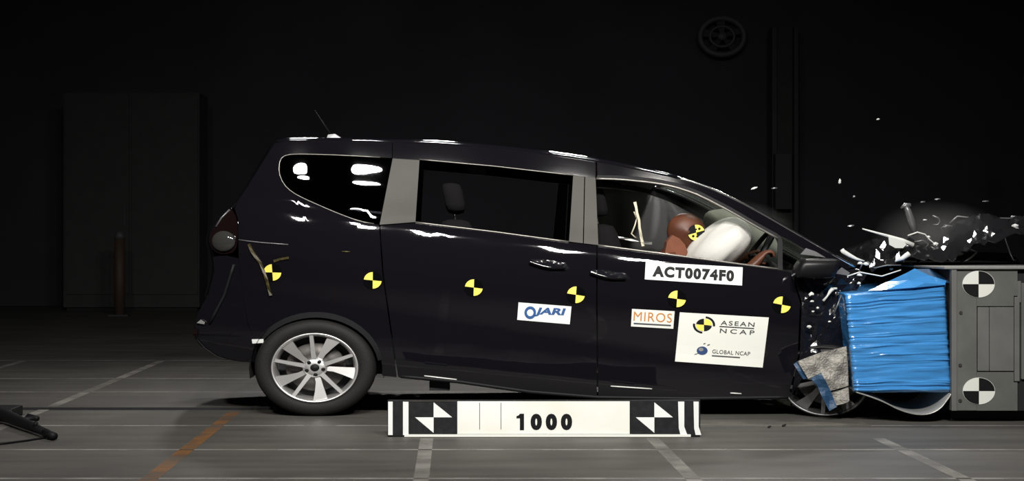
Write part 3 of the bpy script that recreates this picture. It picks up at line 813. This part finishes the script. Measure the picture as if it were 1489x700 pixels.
# ---- stickers on the flank
def sticker(name, q, m='white', off=.003, label=None):
    o = patch(name, [[(i/12, 0) for i in range(13)]+[(1, j/4) for j in range(1, 5)]+[(1-i/12, 1) for i in range(1, 13)]+[(0, 1-j/4) for j in range(1, 4)]], q, PS, off, m, car, .0015)
    # curved patch: rebuild as a grid so that it follows the panel
    g = quadmap(q); vs, fs = [], []
    for j in range(7):
        for i in range(9): vs.append(PS(*g(i/8, j/6), off))
    for j in range(6):
        for i in range(8):
            a_ = j*9+i; fs.append((a_, a_+9, a_+10, a_+1))
    me = bpy.data.meshes.new(name); me.from_pydata(vs, [], fs); me.update(); me.materials.append(M[m]); o.data = me
    if label: o['label'] = label
    return o
pq = [(939, 381), (1080, 389), (1079, 415.5), (937.5, 406.5)]
st = sticker('test_number_plate', pq, label='white plate with the test number in black')
lettering('lettering', 'ACT0074F0', sub(pq, .075, .19, .915, .83), PS, .005, 'ink', st, .06, 1.2)
jq = [(754, 440), (831, 446), (828.5, 472), (752, 465.5)]
st = sticker('institute_sticker', jq, label='white sticker with blue lettering')
oc = arc(.235, .53, .11, .36, 0, 360, 24)[:-1]; ic = arc(.235, .53, .062, .20, 0, 360, 24)[:-1]
patch('emblem', [[oc[i], oc[(i+1) % 24], ic[(i+1) % 24], ic[i]] for i in range(24)], jq, PS, .005, 'jblue', st)
lettering('lettering', 'JARI', [quadmap(jq)(.36, .2), quadmap(jq)(.90, .13), quadmap(jq)(.86, .64), quadmap(jq)(.30, .72)], PS, .005, 'jblue', st, .04, 1.0)
mq = [(919, 449.5), (981, 453), (979, 478.5), (917.5, 475)]
st = sticker('research_sticker', mq, 'cream', label='white sticker with orange lettering')
lettering('lettering', 'MIROS', sub(mq, .05, .14, .95, .66), PS, .005, 'orange', st, .0, 1.1)
patch('underline', [[(.06, .78), (.94, .78), (.94, .86), (.06, .86)]], mq, PS, .005, 'greyink', st)
aq = [(988.5, 454.5), (1118, 462), (1109, 535), (981.5, 526)]
st = sticker('assessment_panel', aq, 'cream', label='large white panel with two programme logos')
G = quadmap(aq)
ex, ey, rx, ry = .285, .225, .125, .175
patch('emblem_black', [arc(ex, ey, rx*.72, ry*.72, 95, 175, 8)+[(ex, ey)], arc(ex, ey, rx*.72, ry*.72, -85, -5, 8)+[(ex, ey)],
      arc(ex, ey, rx, ry, -5, 85, 10)+arc(ex, ey, rx*.80, ry*.80, 85, -5, 10), arc(ex, ey, rx, ry, 175, 265, 10)+arc(ex, ey, rx*.80, ry*.80, 265, 175, 10)], aq, PS, .0055, 'ink', st)
patch('emblem_yellow', [arc(ex, ey, rx*.72, ry*.72, 0, 90, 8)+[(ex, ey)], arc(ex, ey, rx*.72, ry*.72, 180, 270, 8)+[(ex, ey)]], aq, PS, .005, 'yellow', st)
lettering('lettering', 'ASEAN', sub(aq, .47, .115, .85, .205), PS, .005, 'greyink', st, .012, 1.25)
lettering('lettering', 'NCAP', sub(aq, .47, .275, .86, .365), PS, .005, 'greyink', st, .012, 1.5)
patch('rule', [[(.46, .228), (.85, .228), (.85, .247), (.46, .247)]], aq, PS, .005, 'ink', st)
bx, by = .295, .745
patch('globe', [arc(bx, by, .062, .085, 0, 360, 24)[:-1]], aq, PS, .005, 'navy', st)
patch('globe_shine', [arc(bx-.014, by-.022, .028, .036, 0, 360, 16)[:-1]], aq, PS, .0055, 'foil', st)
patch('globe_ring', [[(.205, .84), (.225, .815), (.262, .795), (.262, .805), (.228, .83)], [(.30, .60), (.325, .585), (.325, .60), (.305, .62)], [(.345, .62), (.375, .60), (.372, .625), (.345, .64)]], aq, PS, .005, 'greyink', st)
lettering('lettering', 'GLOBAL NCAP', sub(aq, .41, .705, .84, .785), PS, .005, 'greyink', st, .008, 1.05)
patch('small_print', [[(.41, .82), (.73, .82), (.73, .845), (.41, .845)]], aq, PS, .005, 'greyink', st)
# yellow and black quartered target markers in a row along the flank
for i, (x, y, rot) in enumerate(((396, 396.5, -4), (542, 408, 0), (689, 418.5, 2), (837.5, 429, 4), (984.5, 435, 3), (1137, 443.5, 6))):
    rx_, ry_ = 13.8, 12.8
    q = [(x-rx_, y-ry_), (x+rx_, y-ry_), (x+rx_, y+ry_), (x-rx_, y+ry_)]
    mk = patch('target_marker', [arc(.5, .5, .5, .5, 0, 360, 28)[:-1]], q, PS, .005, 'inkmark', car, .004)
    for a in (90, 270):
        patch('yellow_quadrant', [[(.5, .5)]+arc(.5, .5, .47, .47, a-rot, a+84-rot, 8)], q, PS, .0065, 'yellow', mk)

# ================================================================== dummy in the driver seat
hip = P(935, 452, .43)
dum = thing('crash_test_dummy', hip, 'brown crash test dummy slumped head-first into the white airbag', 'dummy')
def skinmesh(name, V, E, R, m, parent, sub_=1):
    me = bpy.data.meshes.new(name); me.from_pydata([tuple(v) for v in V], E, []); me.update()
    o = link(bpy.data.objects.new(name, me), parent); me.materials.append(M[m])
    sm = o.modifiers.new('skin', 'SKIN'); ss = o.modifiers.new('subdivision', 'SUBSURF'); ss.levels = sub_; ss.render_levels = sub_
    for i, r in enumerate(R): me.skin_vertices[0].data[i].radius = (r, r)
    me.skin_vertices[0].data[0].use_root = True
    sm.use_smooth_shade = True
    return o
yc = .43
B = []; BE = []; BR = []
def nv(p, r, par=None):
    B.append(Vector(p)); BR.append(r); i = len(B)-1
    if par is not None: BE.append((par, i))
    return i
sh_ = P(972, 382, yc)
pel = nv(hip, .15); w1 = nv(hip+(sh_-hip)*.4, .14, pel); ch = nv(hip+(sh_-hip)*.8, .155, w1); nk = nv(P(982, 364, yc), .075, ch); nv(P(992, 352, yc), .065, nk)
for s in (-1, 1):
    sp = nv(sh_+Vector((.02, s*.17, -.03)), .07, ch)
    el = nv(P(1030, 425, yc)+Vector((0, s*.24, 0)), .048, sp)
    wr = nv(P(1084, 388, yc)+Vector((0, s*.22, 0)), .040, el)
    pa = nv(P(1096, 374, yc)+Vector((0, s*.20, 0)), .052, wr)
    for k, off in enumerate((-.042, -.014, .014, .042)):
        b0 = nv(P(1103, 366, yc)+Vector((0, s*.2+off, 0)), .013, pa)
        b1 = nv(P(1113, 365+abs(k-1)*1.5, yc)+Vector((0, s*.2+off, 0)), .012, b0)
        nv(P(1115, 374, yc)+Vector((0, s*.2+off, 0)), .008, b1)
    t0 = nv(P(1096, 382, yc)+Vector((.0, s*.17, 0)), .011, pa); nv(P(1106, 383, yc)+Vector((0, s*.17, 0)), .009, t0)
    kn = nv(P(1060, 450, yc)+Vector((0, s*.12, 0)), .075, pel); nv(P(1085, 530, yc)+Vector((0, s*.12, 0)), .05, kn)
skinmesh('body', B, BE, BR, 'skin', dum)
# head: egg with brow, nose, chin, ears; bowed forward into the bag
bm = bmesh.new(); bmesh.ops.create_uvsphere(bm, u_segments=36, v_segments=26, radius=1)
hc = P(998, 338, yc); tilt = math.radians(-38)
for v in bm.verts:
    x, y, z = v.co
    f_ = max(0, x)
    X = x*.128; Yh = y*.082; Z = z*.122
    if z < -.2: X += .018*f_; Yh *= 1-.25*(-z-.2)
    nose = math.exp(-((y/.16)**2+((z+.12)/.16)**2))*f_; X += .035*nose
    eye = (math.exp(-(((abs(y)-.42)/.16)**2+((z-.08)/.10)**2)))*f_; X -= .016*eye
    mouth = math.exp(-((y/.3)**2+((z+.47)/.05)**2))*f_; X -= .008*mouth
    ear = math.exp(-(((x+.05)/.16)**2+((z)/.2)**2))*(abs(y) > .8); Yh *= 1+.16*ear
    v.co = hc+Vector((X*math.cos(tilt)-Z*math.sin(tilt), Yh, X*math.sin(tilt)+Z*math.cos(tilt)))
hd = bmobj('head', bm, 'skin', dum, True)
def PH(x, y, o=0): return P(x, y, yc-.087-o+((x-1000)**2+(y-338)**2)*.00002)
hq = [(1001, 326), (1026, 327), (1024, 351), (999, 350)]
tg = patch('head_target', [arc(.5, .5, .5, .5, 0, 360, 20)[:-1]], hq, PH, .004, 'ink', hd, .01)
patch('yellow_quadrant', [[(.5, .5)]+arc(.5, .5, .48, .48, 20, 105, 6), [(.5, .5)]+arc(.5, .5, .48, .48, 200, 285, 6)], hq, PH, .006, 'yellow', tg)
patch('black_dot', [arc(.66, .26, .08, .08, 0, 360, 8)[:-1], arc(.48, .3, .05, .05, 0, 360, 8)[:-1], arc(.34, .72, .08, .08, 0, 360, 8)[:-1], arc(.55, .74, .05, .05, 0, 360, 8)[:-1]], hq, PH, .0075, 'ink', tg)
panel('shirt_collar', [(966, 372), (970, 352), (978, 342), (988, 347), (996, 356), (1003, 374)], 'shirt', dum, th=.12, step=6, f=lambda x, y: P(x, y, yc-.12+((x-984)/40.0)**2*.05))

# ================================================================== barrier
YB = -.30
bar = thing('crash_barrier', P(1400, 600, YB+.5), 'grey steel crash barrier fronted by a wrinkled blue crush block', 'barrier')
bar.location.z = 0
def bx_(x0, x1, y0, y1): return at(x0, YB), at(x1, YB), zt(y1, YB), zt(y0, YB)
def plate(name, x0, x1, y0, y1, yy0, yy1, m, bev=.003, parent=bar):
    a, b, c, d = bx_(x0, x1, y0, y1)
    return bmobj(name, box_bm(a, b, yy0, yy1, c, d, bev), m, parent)
plate('steel_core', 1384, 1640, 391, 598, YB+.02, .85, 'dark', .0)
plate('edge_plate', 1383, 1390.5, 391, 597.5, YB-.012, YB+.03, 'steel2')
plate('face_plate', 1391, 1420.5, 391.5, 597.5, YB, YB+.03, 'steel')
plate('face_plate', 1420.5, 1474, 391.5, 445.5, YB, YB+.03, 'steel', .0)
plate('face_plate', 1420.5, 1474, 541.5, 597.5, YB, YB+.03, 'steel', .0)
plate('face_plate', 1474, 1479.5, 391.5, 430.5, YB, YB+.03, 'steel', .0)
plate('face_plate', 1474, 1479.5, 556.5, 597.5, YB, YB+.03, 'steel', .0)
plate('insert_plate', 1422, 1438.6, 447, 540, YB+.002, YB+.03, 'steel2')
plate('insert_plate', 1439.4, 1474.5, 447, 540, YB+.002, YB+.03, 'steel2')
plate('insert_plate', 1475.5, 1483, 432, 555, YB+.003, YB+.03, 'steel2')
plate('face_plate', 1485.5, 1640, 412, 552, YB, YB+.03, 'steel')
plate('face_plate', 1480, 1485, 409, 440, YB+.006, YB+.03, 'steel2', .0)
plate('top_plate', 1372, 1640, 388.5, 391.5, YB-.02, .87, 'foil', .002)
for px, py in ((1396, 531), (1395, 585), (1400, 452), (1434, 598)):
    pass
def PB(x, y, o=0): return P(x, y, YB-o)
for cx, cy in ((1423, 413.5), (1423.5, 569)):
    q = [(cx-23.5, cy-19.5), (cx+23.5, cy-19.5), (cx+23.5, cy+19.5), (cx-23.5, cy+19.5)]
    t = patch('round_target', [arc(.5, .5, .5, .5, 0, 360, 40)[:-1]], q, PB, .004, 'cream', bar, .004)
    for a in (0, 180): patch('black_quadrant', [[(.5, .5)]+arc(.5, .5, .49, .49, a, a+90, 10)], q, PB, .0055, 'ink', t)
for px, py in ((1396, 531.5), (1396, 583), (1397, 455)):
    c0 = P(px, py, YB); v, f = tube_data([c0+Vector((0, .004, 0)), c0+Vector((0, -.006, 0))], .011, 6); meshobj('bolt', v, f, 'iron', bar)
bmobj('mounting_plinth', box_bm(at(1392, YB), at(1640, YB), YB+.12, .8, 0, zt(596, YB)), 'dark', bar)
# blue cladding: sheet pressed into horizontal wrinkles over the honeycomb block
TLx = lambda v: 1227+13.5*v
TRx = lambda v: 1375+9*v
NX, NZ = 44, 250; gv, gf = [], []
rows = [(random.random(), .003+.008*random.random()**2, random.random()*6) for _ in range(44)]
for j in range(NZ+1):
    v = j/NZ
    for i in range(NX+1):
        u = i/NX
        px = TLx(v)+(TRx(v)-TLx(v))*u + .9*noise.noise(Vector((v*25, u*2, 1)))
        py = (427-13*u)*(1-v)+571*v + 1.2*noise.noise(Vector((u*4, v*30, 5)))
        d = 0
        for r0, amp, ph in rows:
            t = (v-r0-.010*noise.noise(Vector((u*3, ph, 0)))-.012*(u-.5)*math.sin(ph))/.0075
            d += amp*math.exp(-t*t)*max(0, .35+.9*noise.noise(Vector((u*2.6+ph, ph*3, 1.7))))*(1 if math.sin(ph*5) > -.3 else -1)
        d += .006*noise.noise(Vector((u*3, v*20, 2)))
        e = min(u, 1-u, v*1.2, (1-v)*1.2)
        rnd = .03*max(0, 1-e/.04)**2
        gv.append(P(px, py, YB+.01-1.5*d+rnd))
for j in range(NZ):
    for i in range(NX):
        a = j*(NX+1)+i; gf.append((a, a+NX+1, a+NX+2, a+1))
o = meshobj('blue_cladding', gv, gf, 'blue', bar, True); o['label'] = 'blue sheet crushed into horizontal wrinkles'
s = o.modifiers.new('thickness', 'SOLIDIFY'); s.thickness = .004; s.offset = -1
# honeycomb core behind, with blue end, top and bottom
bm = bmesh.new()
pts = [(1238, 429), (1373, 416), (1381, 568), (1251, 568)]
a = [bm.verts.new(P(x, y, YB+.03)) for x, y in pts]; b = [bm.verts.new(v.co+Vector((0, .95, 0))) for v in a]
bm.faces.new(a); bm.faces.new(b[::-1])
for i in range(4): bm.faces.new((a[i], b[i], b[(i+1) % 4], a[(i+1) % 4]))
bmesh.ops.subdivide_edges(bm, edges=bm.edges[:], cuts=6, use_grid_fill=True)
for v in bm.verts: v.co += .012*noise.noise_vector(v.co*9)+Vector((0, .006, 0))
bmobj('crush_block', bm, 'blue', bar)
# folded blue flange on top
fvv = [P(1262, 424, YB+.02), P(1290, 411, YB+.05), P(1318, 398, YB+.15), P(1330, 391.5, YB+.25), P(1352, 402, YB+.1), P(1376, 409, YB+.02), P(1374, 415, YB), P(1330, 419, YB-.015), P(1290, 422, YB-.005), P(1322, 408, YB+.03), P(1345, 412, YB-.01)]
fvf = [(0, 1, 8), (1, 9, 8), (1, 2, 9), (2, 3, 9), (3, 4, 9), (9, 4, 10), (4, 5, 10), (5, 6, 10), (10, 6, 7), (9, 10, 7), (8, 9, 7)]
o = meshobj('folded_flange', fvv, fvf, 'blue', bar); s = o.modifiers.new('thickness', 'SOLIDIFY'); s.thickness = .004
o['label'] = 'blue flange folded up over the crush block'
fvv = [P(1330, 391.5, YB+.26), P(1374, 391, YB+.3), P(1381, 392, YB+.05), P(1381, 412, YB+.03), P(1356, 406, YB+.12)]
o = meshobj('torn_flange', fvv, [(0, 4, 1), (1, 4, 3, 2)], 'bluedark', bar); s = o.modifiers.new('thickness', 'SOLIDIFY'); s.thickness = .004
# thin bottom sheet hanging in a loop under the block
lp_ = smooth_poly([(1246, 572), (1262, 577), (1286, 586), (1308, 598), (1332, 604.5), (1352, 604), (1368, 596), (1378, 583), (1384, 574)], 2)
vs, fs = [], []
for x, y in lp_:
    for t in range(5):
        p = P(x, y, YB); vs.append((p.x, YB+.11*t, p.z+.008*t))
n5 = 5
for i in range(len(lp_)-1):
    for t in range(4): a = i*5+t; fs.append((a, a+1, a+6, a+5))
o = meshobj('hanging_sheet', vs, fs, 'foil', bar, True); s = o.modifiers.new('thickness', 'SOLIDIFY'); s.thickness = .006
o['label'] = 'thin pale sheet hanging in a loop'

# torn honeycomb and cladding lying over the front wheel
Yt = -.20
torn = thing('torn_cladding', P(1200, 590, Yt), 'bent grey sheet with a blue strip, torn off over the front wheel', 'sheet metal')
def sheet(name, q, m, y, parent, amp=.03, step=6, th=.012):
    return panel(name, q, m, parent, th=th, step=step, flat=True, f=lambda x, yy: P(x, yy, y+amp*noise.noise(Vector((x*.05, yy*.05, 4)))))
sheet('honeycomb_sheet', [(1160, 526), (1175, 520), (1194, 513), (1215, 508), (1231, 504), (1233, 530), (1234, 561), (1222, 565), (1206, 569), (1200, 556), (1194, 542), (1184, 547), (1175, 551)], 'honey', Yt, torn)
sheet('honeycomb_sheet', [(1206, 572), (1222, 568), (1234, 563), (1235, 584), (1226, 588), (1216, 590)], 'honey', Yt+.01, torn)
sheet('blue_strip', [(1179, 551), (1186, 547), (1194, 543), (1202, 557), (1210, 574), (1217, 592), (1206, 598), (1195, 577), (1188, 561)], 'bluedark', Yt-.02, torn)
sheet('blue_edge', [(1154, 530), (1160, 526), (1175, 551), (1168, 552)], 'bluedark', Yt+.02, torn)
tube('strut', [P(1206, 569, Yt+.04), P(1222, 600, Yt+.08)], .02, 'dark', torn)

# ================================================================== distance board on the floor
YS = -.96
brd = thing('distance_board', (at(791, YS), YS, 0), 'long white 1000 mm reference board with black targets on the floor', 'sign')
def PBd(x, y, o=0): return P(x, y, YS-o)
def bp(name, x0, x1, y0, y1, m, d0, d1, parent=brd, bev=.0):
    return bmobj(name, box_bm(at(x0, YS), at(x1, YS), YS-d0, YS-d1, zt(y1, YS), zt(y0, YS), bev), m, parent)
zb = VY+H*F/(D+YS)
bp('backing_board', 563.5, 1018.5, 582.5, 635, 'blackboard', -.002, -.04, bev=.003)
bp('foot', 600, 640, 629, zb, 'blackboard', -.002, -.3); bp('foot', 930, 970, 629, zb, 'blackboard', -.002, -.3)
bp('bottom_ledge', 588, 1004, 632, 635.3, 'cream', .012, -.002)
bp('top_lip', 588, 664, 582.3, 584.6, 'iron', .004, -.002)
wp = bp('white_panel', 665, 915.5, 584, 631.5, 'sign', .004, -.002, bev=.001)
q = [(748, 602), (832, 602), (832, 627.5), (748, 627.5)]
for i, c_ in enumerate('1000'):
    l_, r_ = (751, 762) if i == 0 else (749.5+i*22.0, 766+i*22.0)
    q_ = [(l_, 602), (r_, 602), (r_, 626), (l_, 626)]
    if i == 0: patch('numeral', [[(.45, 0), (1, 0), (1, 1), (.45, 1), (.45, .28), (0, .28), (0, .15), (.3, .1)]], q_, PBd, .0055, 'ink', wp)
    else: lettering('numeral', c_, q_, PBd, .0055, 'ink', wp, .07)
for xs_ in (697, 728): patch('panel_seam', [[(0, 0), (1, 0), (1, 1), (0, 1)]], [(xs_, 586), (xs_+.9, 586), (xs_+.9, 625), (xs_, 625)], PBd, .0052, 'greyink', wp)
for x0, x1, cx in ((595, 664, 630.5), (917, 985, 951.5)):
    t = bp('target_square', x0, x1, 585, 631.5, 'blackboard', .002, -.002)
    patch('white_triangle', [[(0, 0), (1, 1), (0, 1)]], [(cx, 585.5), (cx+27, 585.5), (cx+27, 607.3), (cx, 607.3)], PBd, .0035, 'white', t)
    patch('white_triangle', [[(0, 0), (1, 0), (1, 1)]], [(cx-27, 607.3), (cx, 607.3), (cx, 630), (cx-27, 630)], PBd, .0035, 'white', t)
bp('white_bar', 564.5, 571, 584.5, 633, 'white', .004, -.002); bp('white_bar', 586, 594, 584.5, 633, 'white', .004, -.002)
for x, w_ in ((986, 9), (1008.5, 7.5)):
    patch('white_bar', [[(0, 0), (1, 0), (1, .75), (1.5, 1), (.4, 1), (.12, .8)]], [(x, 584.5), (x+w_, 584.5), (x+w_, 633), (x, 633)], PBd, .004, 'white', brd, .004)

# ================================================================== black arm on the floor at the left edge
def G(px, py, z=.03):
    """floor point under a pixel, lifted by z"""
    d = (H-z)*F/(py-VY)
    return Vector(((px-VX)*d/F, d-D, z))
g0 = G(5, 610, .0)
arm = thing('tow_arm', (g0.x, g0.y, 0), 'black metal tow arm with a clamp lying on the floor, left edge', 'tool')
tube('arm', [G(-30, 596, .05), G(8, 605, .05), G(45, 620, .04), G(70, 631, .03)], [.045, .04, .03, .02], 'ink', arm, 8)
bmobj('trolley_block', box_bm(g0.x-.5, g0.x+.06, g0.y-.02, g0.y+.22, .0, .065, .012), 'ink', arm)
tube('clamp', [G(36, 613, .05), G(42, 607, .07), G(54, 609, .075)], [.018, .022, .016], 'ink', arm)
tube('clamp_pin', [G(51, 622, .04), G(52, 616, .07)], .014, 'ink', arm)
tube('hook', [G(66, 630, .03), G(79, 635, .024)], [.026, .022], 'ink', arm)
tube('cable', [G(-20, 648, .007), G(8, 645, .007), G(38, 641, .007), G(62, 637, .008), G(72, 634, .015)], .006, 'ink', arm)

# ================================================================== debris in the air and on the floor
def shard(x, y, Y, sx, sz, m, label, group=None, rot=0.0):
    c0 = P(x, y, Y)
    k = (D+Y)/F
    bm = bmesh.new(); bmesh.ops.create_icosphere(bm, subdivisions=1, radius=1)
    for v in bm.verts:
        j = .75+.5*random.random()
        X, Z = v.co.x*sx*k*j, v.co.z*sz*k*j
        v.co = Vector((X*math.cos(rot)-Z*math.sin(rot), v.co.y*.012, X*math.sin(rot)+Z*math.cos(rot)))
    bmesh.ops.recalc_face_normals(bm, faces=bm.faces)
    me = bpy.data.meshes.new('debris_fragment'); bm.to_mesh(me); bm.free(); me.materials.append(M[m])
    o = bpy.data.objects.new('debris_fragment', me); C.objects.link(o); o.location = c0
    return tag(o, label, 'debris', group)
shard(1221, 264.5, .5, 2, 4.2, 'chip', 'upright white fragment flying above the crushed bonnet', 'flying fragments')
shard(1097, 274, .5, 5, 1.6, 'chip', 'flat white fragment flying just above the windscreen', 'flying fragments', .25)
shard(1126, 274, .5, 5, 1.3, 'greybar', 'grey fragment flying just above the windscreen', 'flying fragments', .1)
shard(1277, 173.5, .5, 3, 1.4, 'chip', 'topmost tiny fragment flying high over the barrier', 'flying fragments', .2)
shard(1363, 290, .8, 5, 1.5, 'greybar', 'small grey fragment flying over the bonnet', 'flying fragments', .1)
shard(1341, 294, .8, 4, 1.3, 'greybar', 'small grey fragment flying beside the bent rod', 'flying fragments', .1)
shard(1242, 286, .6, 2.5, 1.8, 'greybar', 'dim grey fragment below the upright white one', 'flying fragments', .3)
shard(1433, 293, .8, 5, 1.4, 'greybar', 'grey fragment flying nearest the right edge', 'flying fragments')
shard(1237, 329, .4, 5, 1.6, 'greybar', 'grey fragment flying over the windscreen foot', 'flying fragments', .1)
def floor_bit(x, y, sx, label):
    Y = H*F/(y-VY)-D
    o = shard(x, y, Y, sx, 1.6, 'ink', label, 'fragments on the floor', .4); o.location.z = .009
    return o
floor_bit(1119, 623, 3.5, 'left one of two black chips on the floor by the board')
floor_bit(1140, 621, 3.5, 'right one of two black chips on the floor by the board')

# thin dust hanging over the crushed bonnet
def dust(name, c, rad, dens, label):
    bm = bmesh.new(); bmesh.ops.create_icosphere(bm, subdivisions=3, radius=1)
    for v in bm.verts:
        k = 1+.25*noise.noise(v.co*1.7+c)
        v.co = Vector((v.co.x*rad[0]*k, v.co.y*rad[1]*k, v.co.z*rad[2]*k))
    m = bpy.data.materials.new('grey_dust'); m.use_nodes = True; nt = m.node_tree
    nt.nodes.remove(nt.nodes['Principled BSDF'])
    vs_ = nt.nodes.new('ShaderNodeVolumeScatter'); vs_.inputs['Color'].default_value = (.8, .8, .8, 1); vs_.inputs['Anisotropy'].default_value = .2
    tc = nt.nodes.new('ShaderNodeTexCoord')
    n_ = nt.nodes.new('ShaderNodeTexNoise'); n_.inputs['Scale'].default_value = 4; n_.inputs['Detail'].default_value = 3
    ln = nt.nodes.new('ShaderNodeVectorMath'); ln.operation = 'MULTIPLY'; ln.inputs[1].default_value = tuple(1/q for q in rad)
    l2 = nt.nodes.new('ShaderNodeVectorMath'); l2.operation = 'LENGTH'
    mr = nt.nodes.new('ShaderNodeMapRange'); mr.inputs[1].default_value = 1.0; mr.inputs[2].default_value = .2; mr.inputs[3].default_value = 0; mr.inputs[4].default_value = dens
    mu = nt.nodes.new('ShaderNodeMath'); mu.operation = 'MULTIPLY'
    nt.links.new(tc.outputs['Object'], n_.inputs['Vector']); nt.links.new(tc.outputs['Object'], ln.inputs[0]); nt.links.new(ln.outputs[0], l2.inputs[0]); nt.links.new(l2.outputs['Value'], mr.inputs[0])
    nt.links.new(mr.outputs[0], mu.inputs[0]); nt.links.new(n_.outputs[0], mu.inputs[1]); nt.links.new(mu.outputs[0], vs_.inputs['Density'])
    nt.links.new(vs_.outputs[0], nt.nodes['Material Output'].inputs['Volume'])
    me = bpy.data.meshes.new(name); bm.to_mesh(me); bm.free(); me.materials.append(m)
    o = bpy.data.objects.new(name, me); C.objects.link(o); o.location = c
    return tag(o, label, 'dust', kind='stuff')
dust('dust_cloud', P(1362, 342, .75), (.42, .5, .24), .5, 'thin grey dust hanging over the crushed bonnet')
dust('dust_cloud', P(1050, 335, .95), (.50, .5, .22), .6, 'faint grey airbag dust inside the cabin behind the front window')
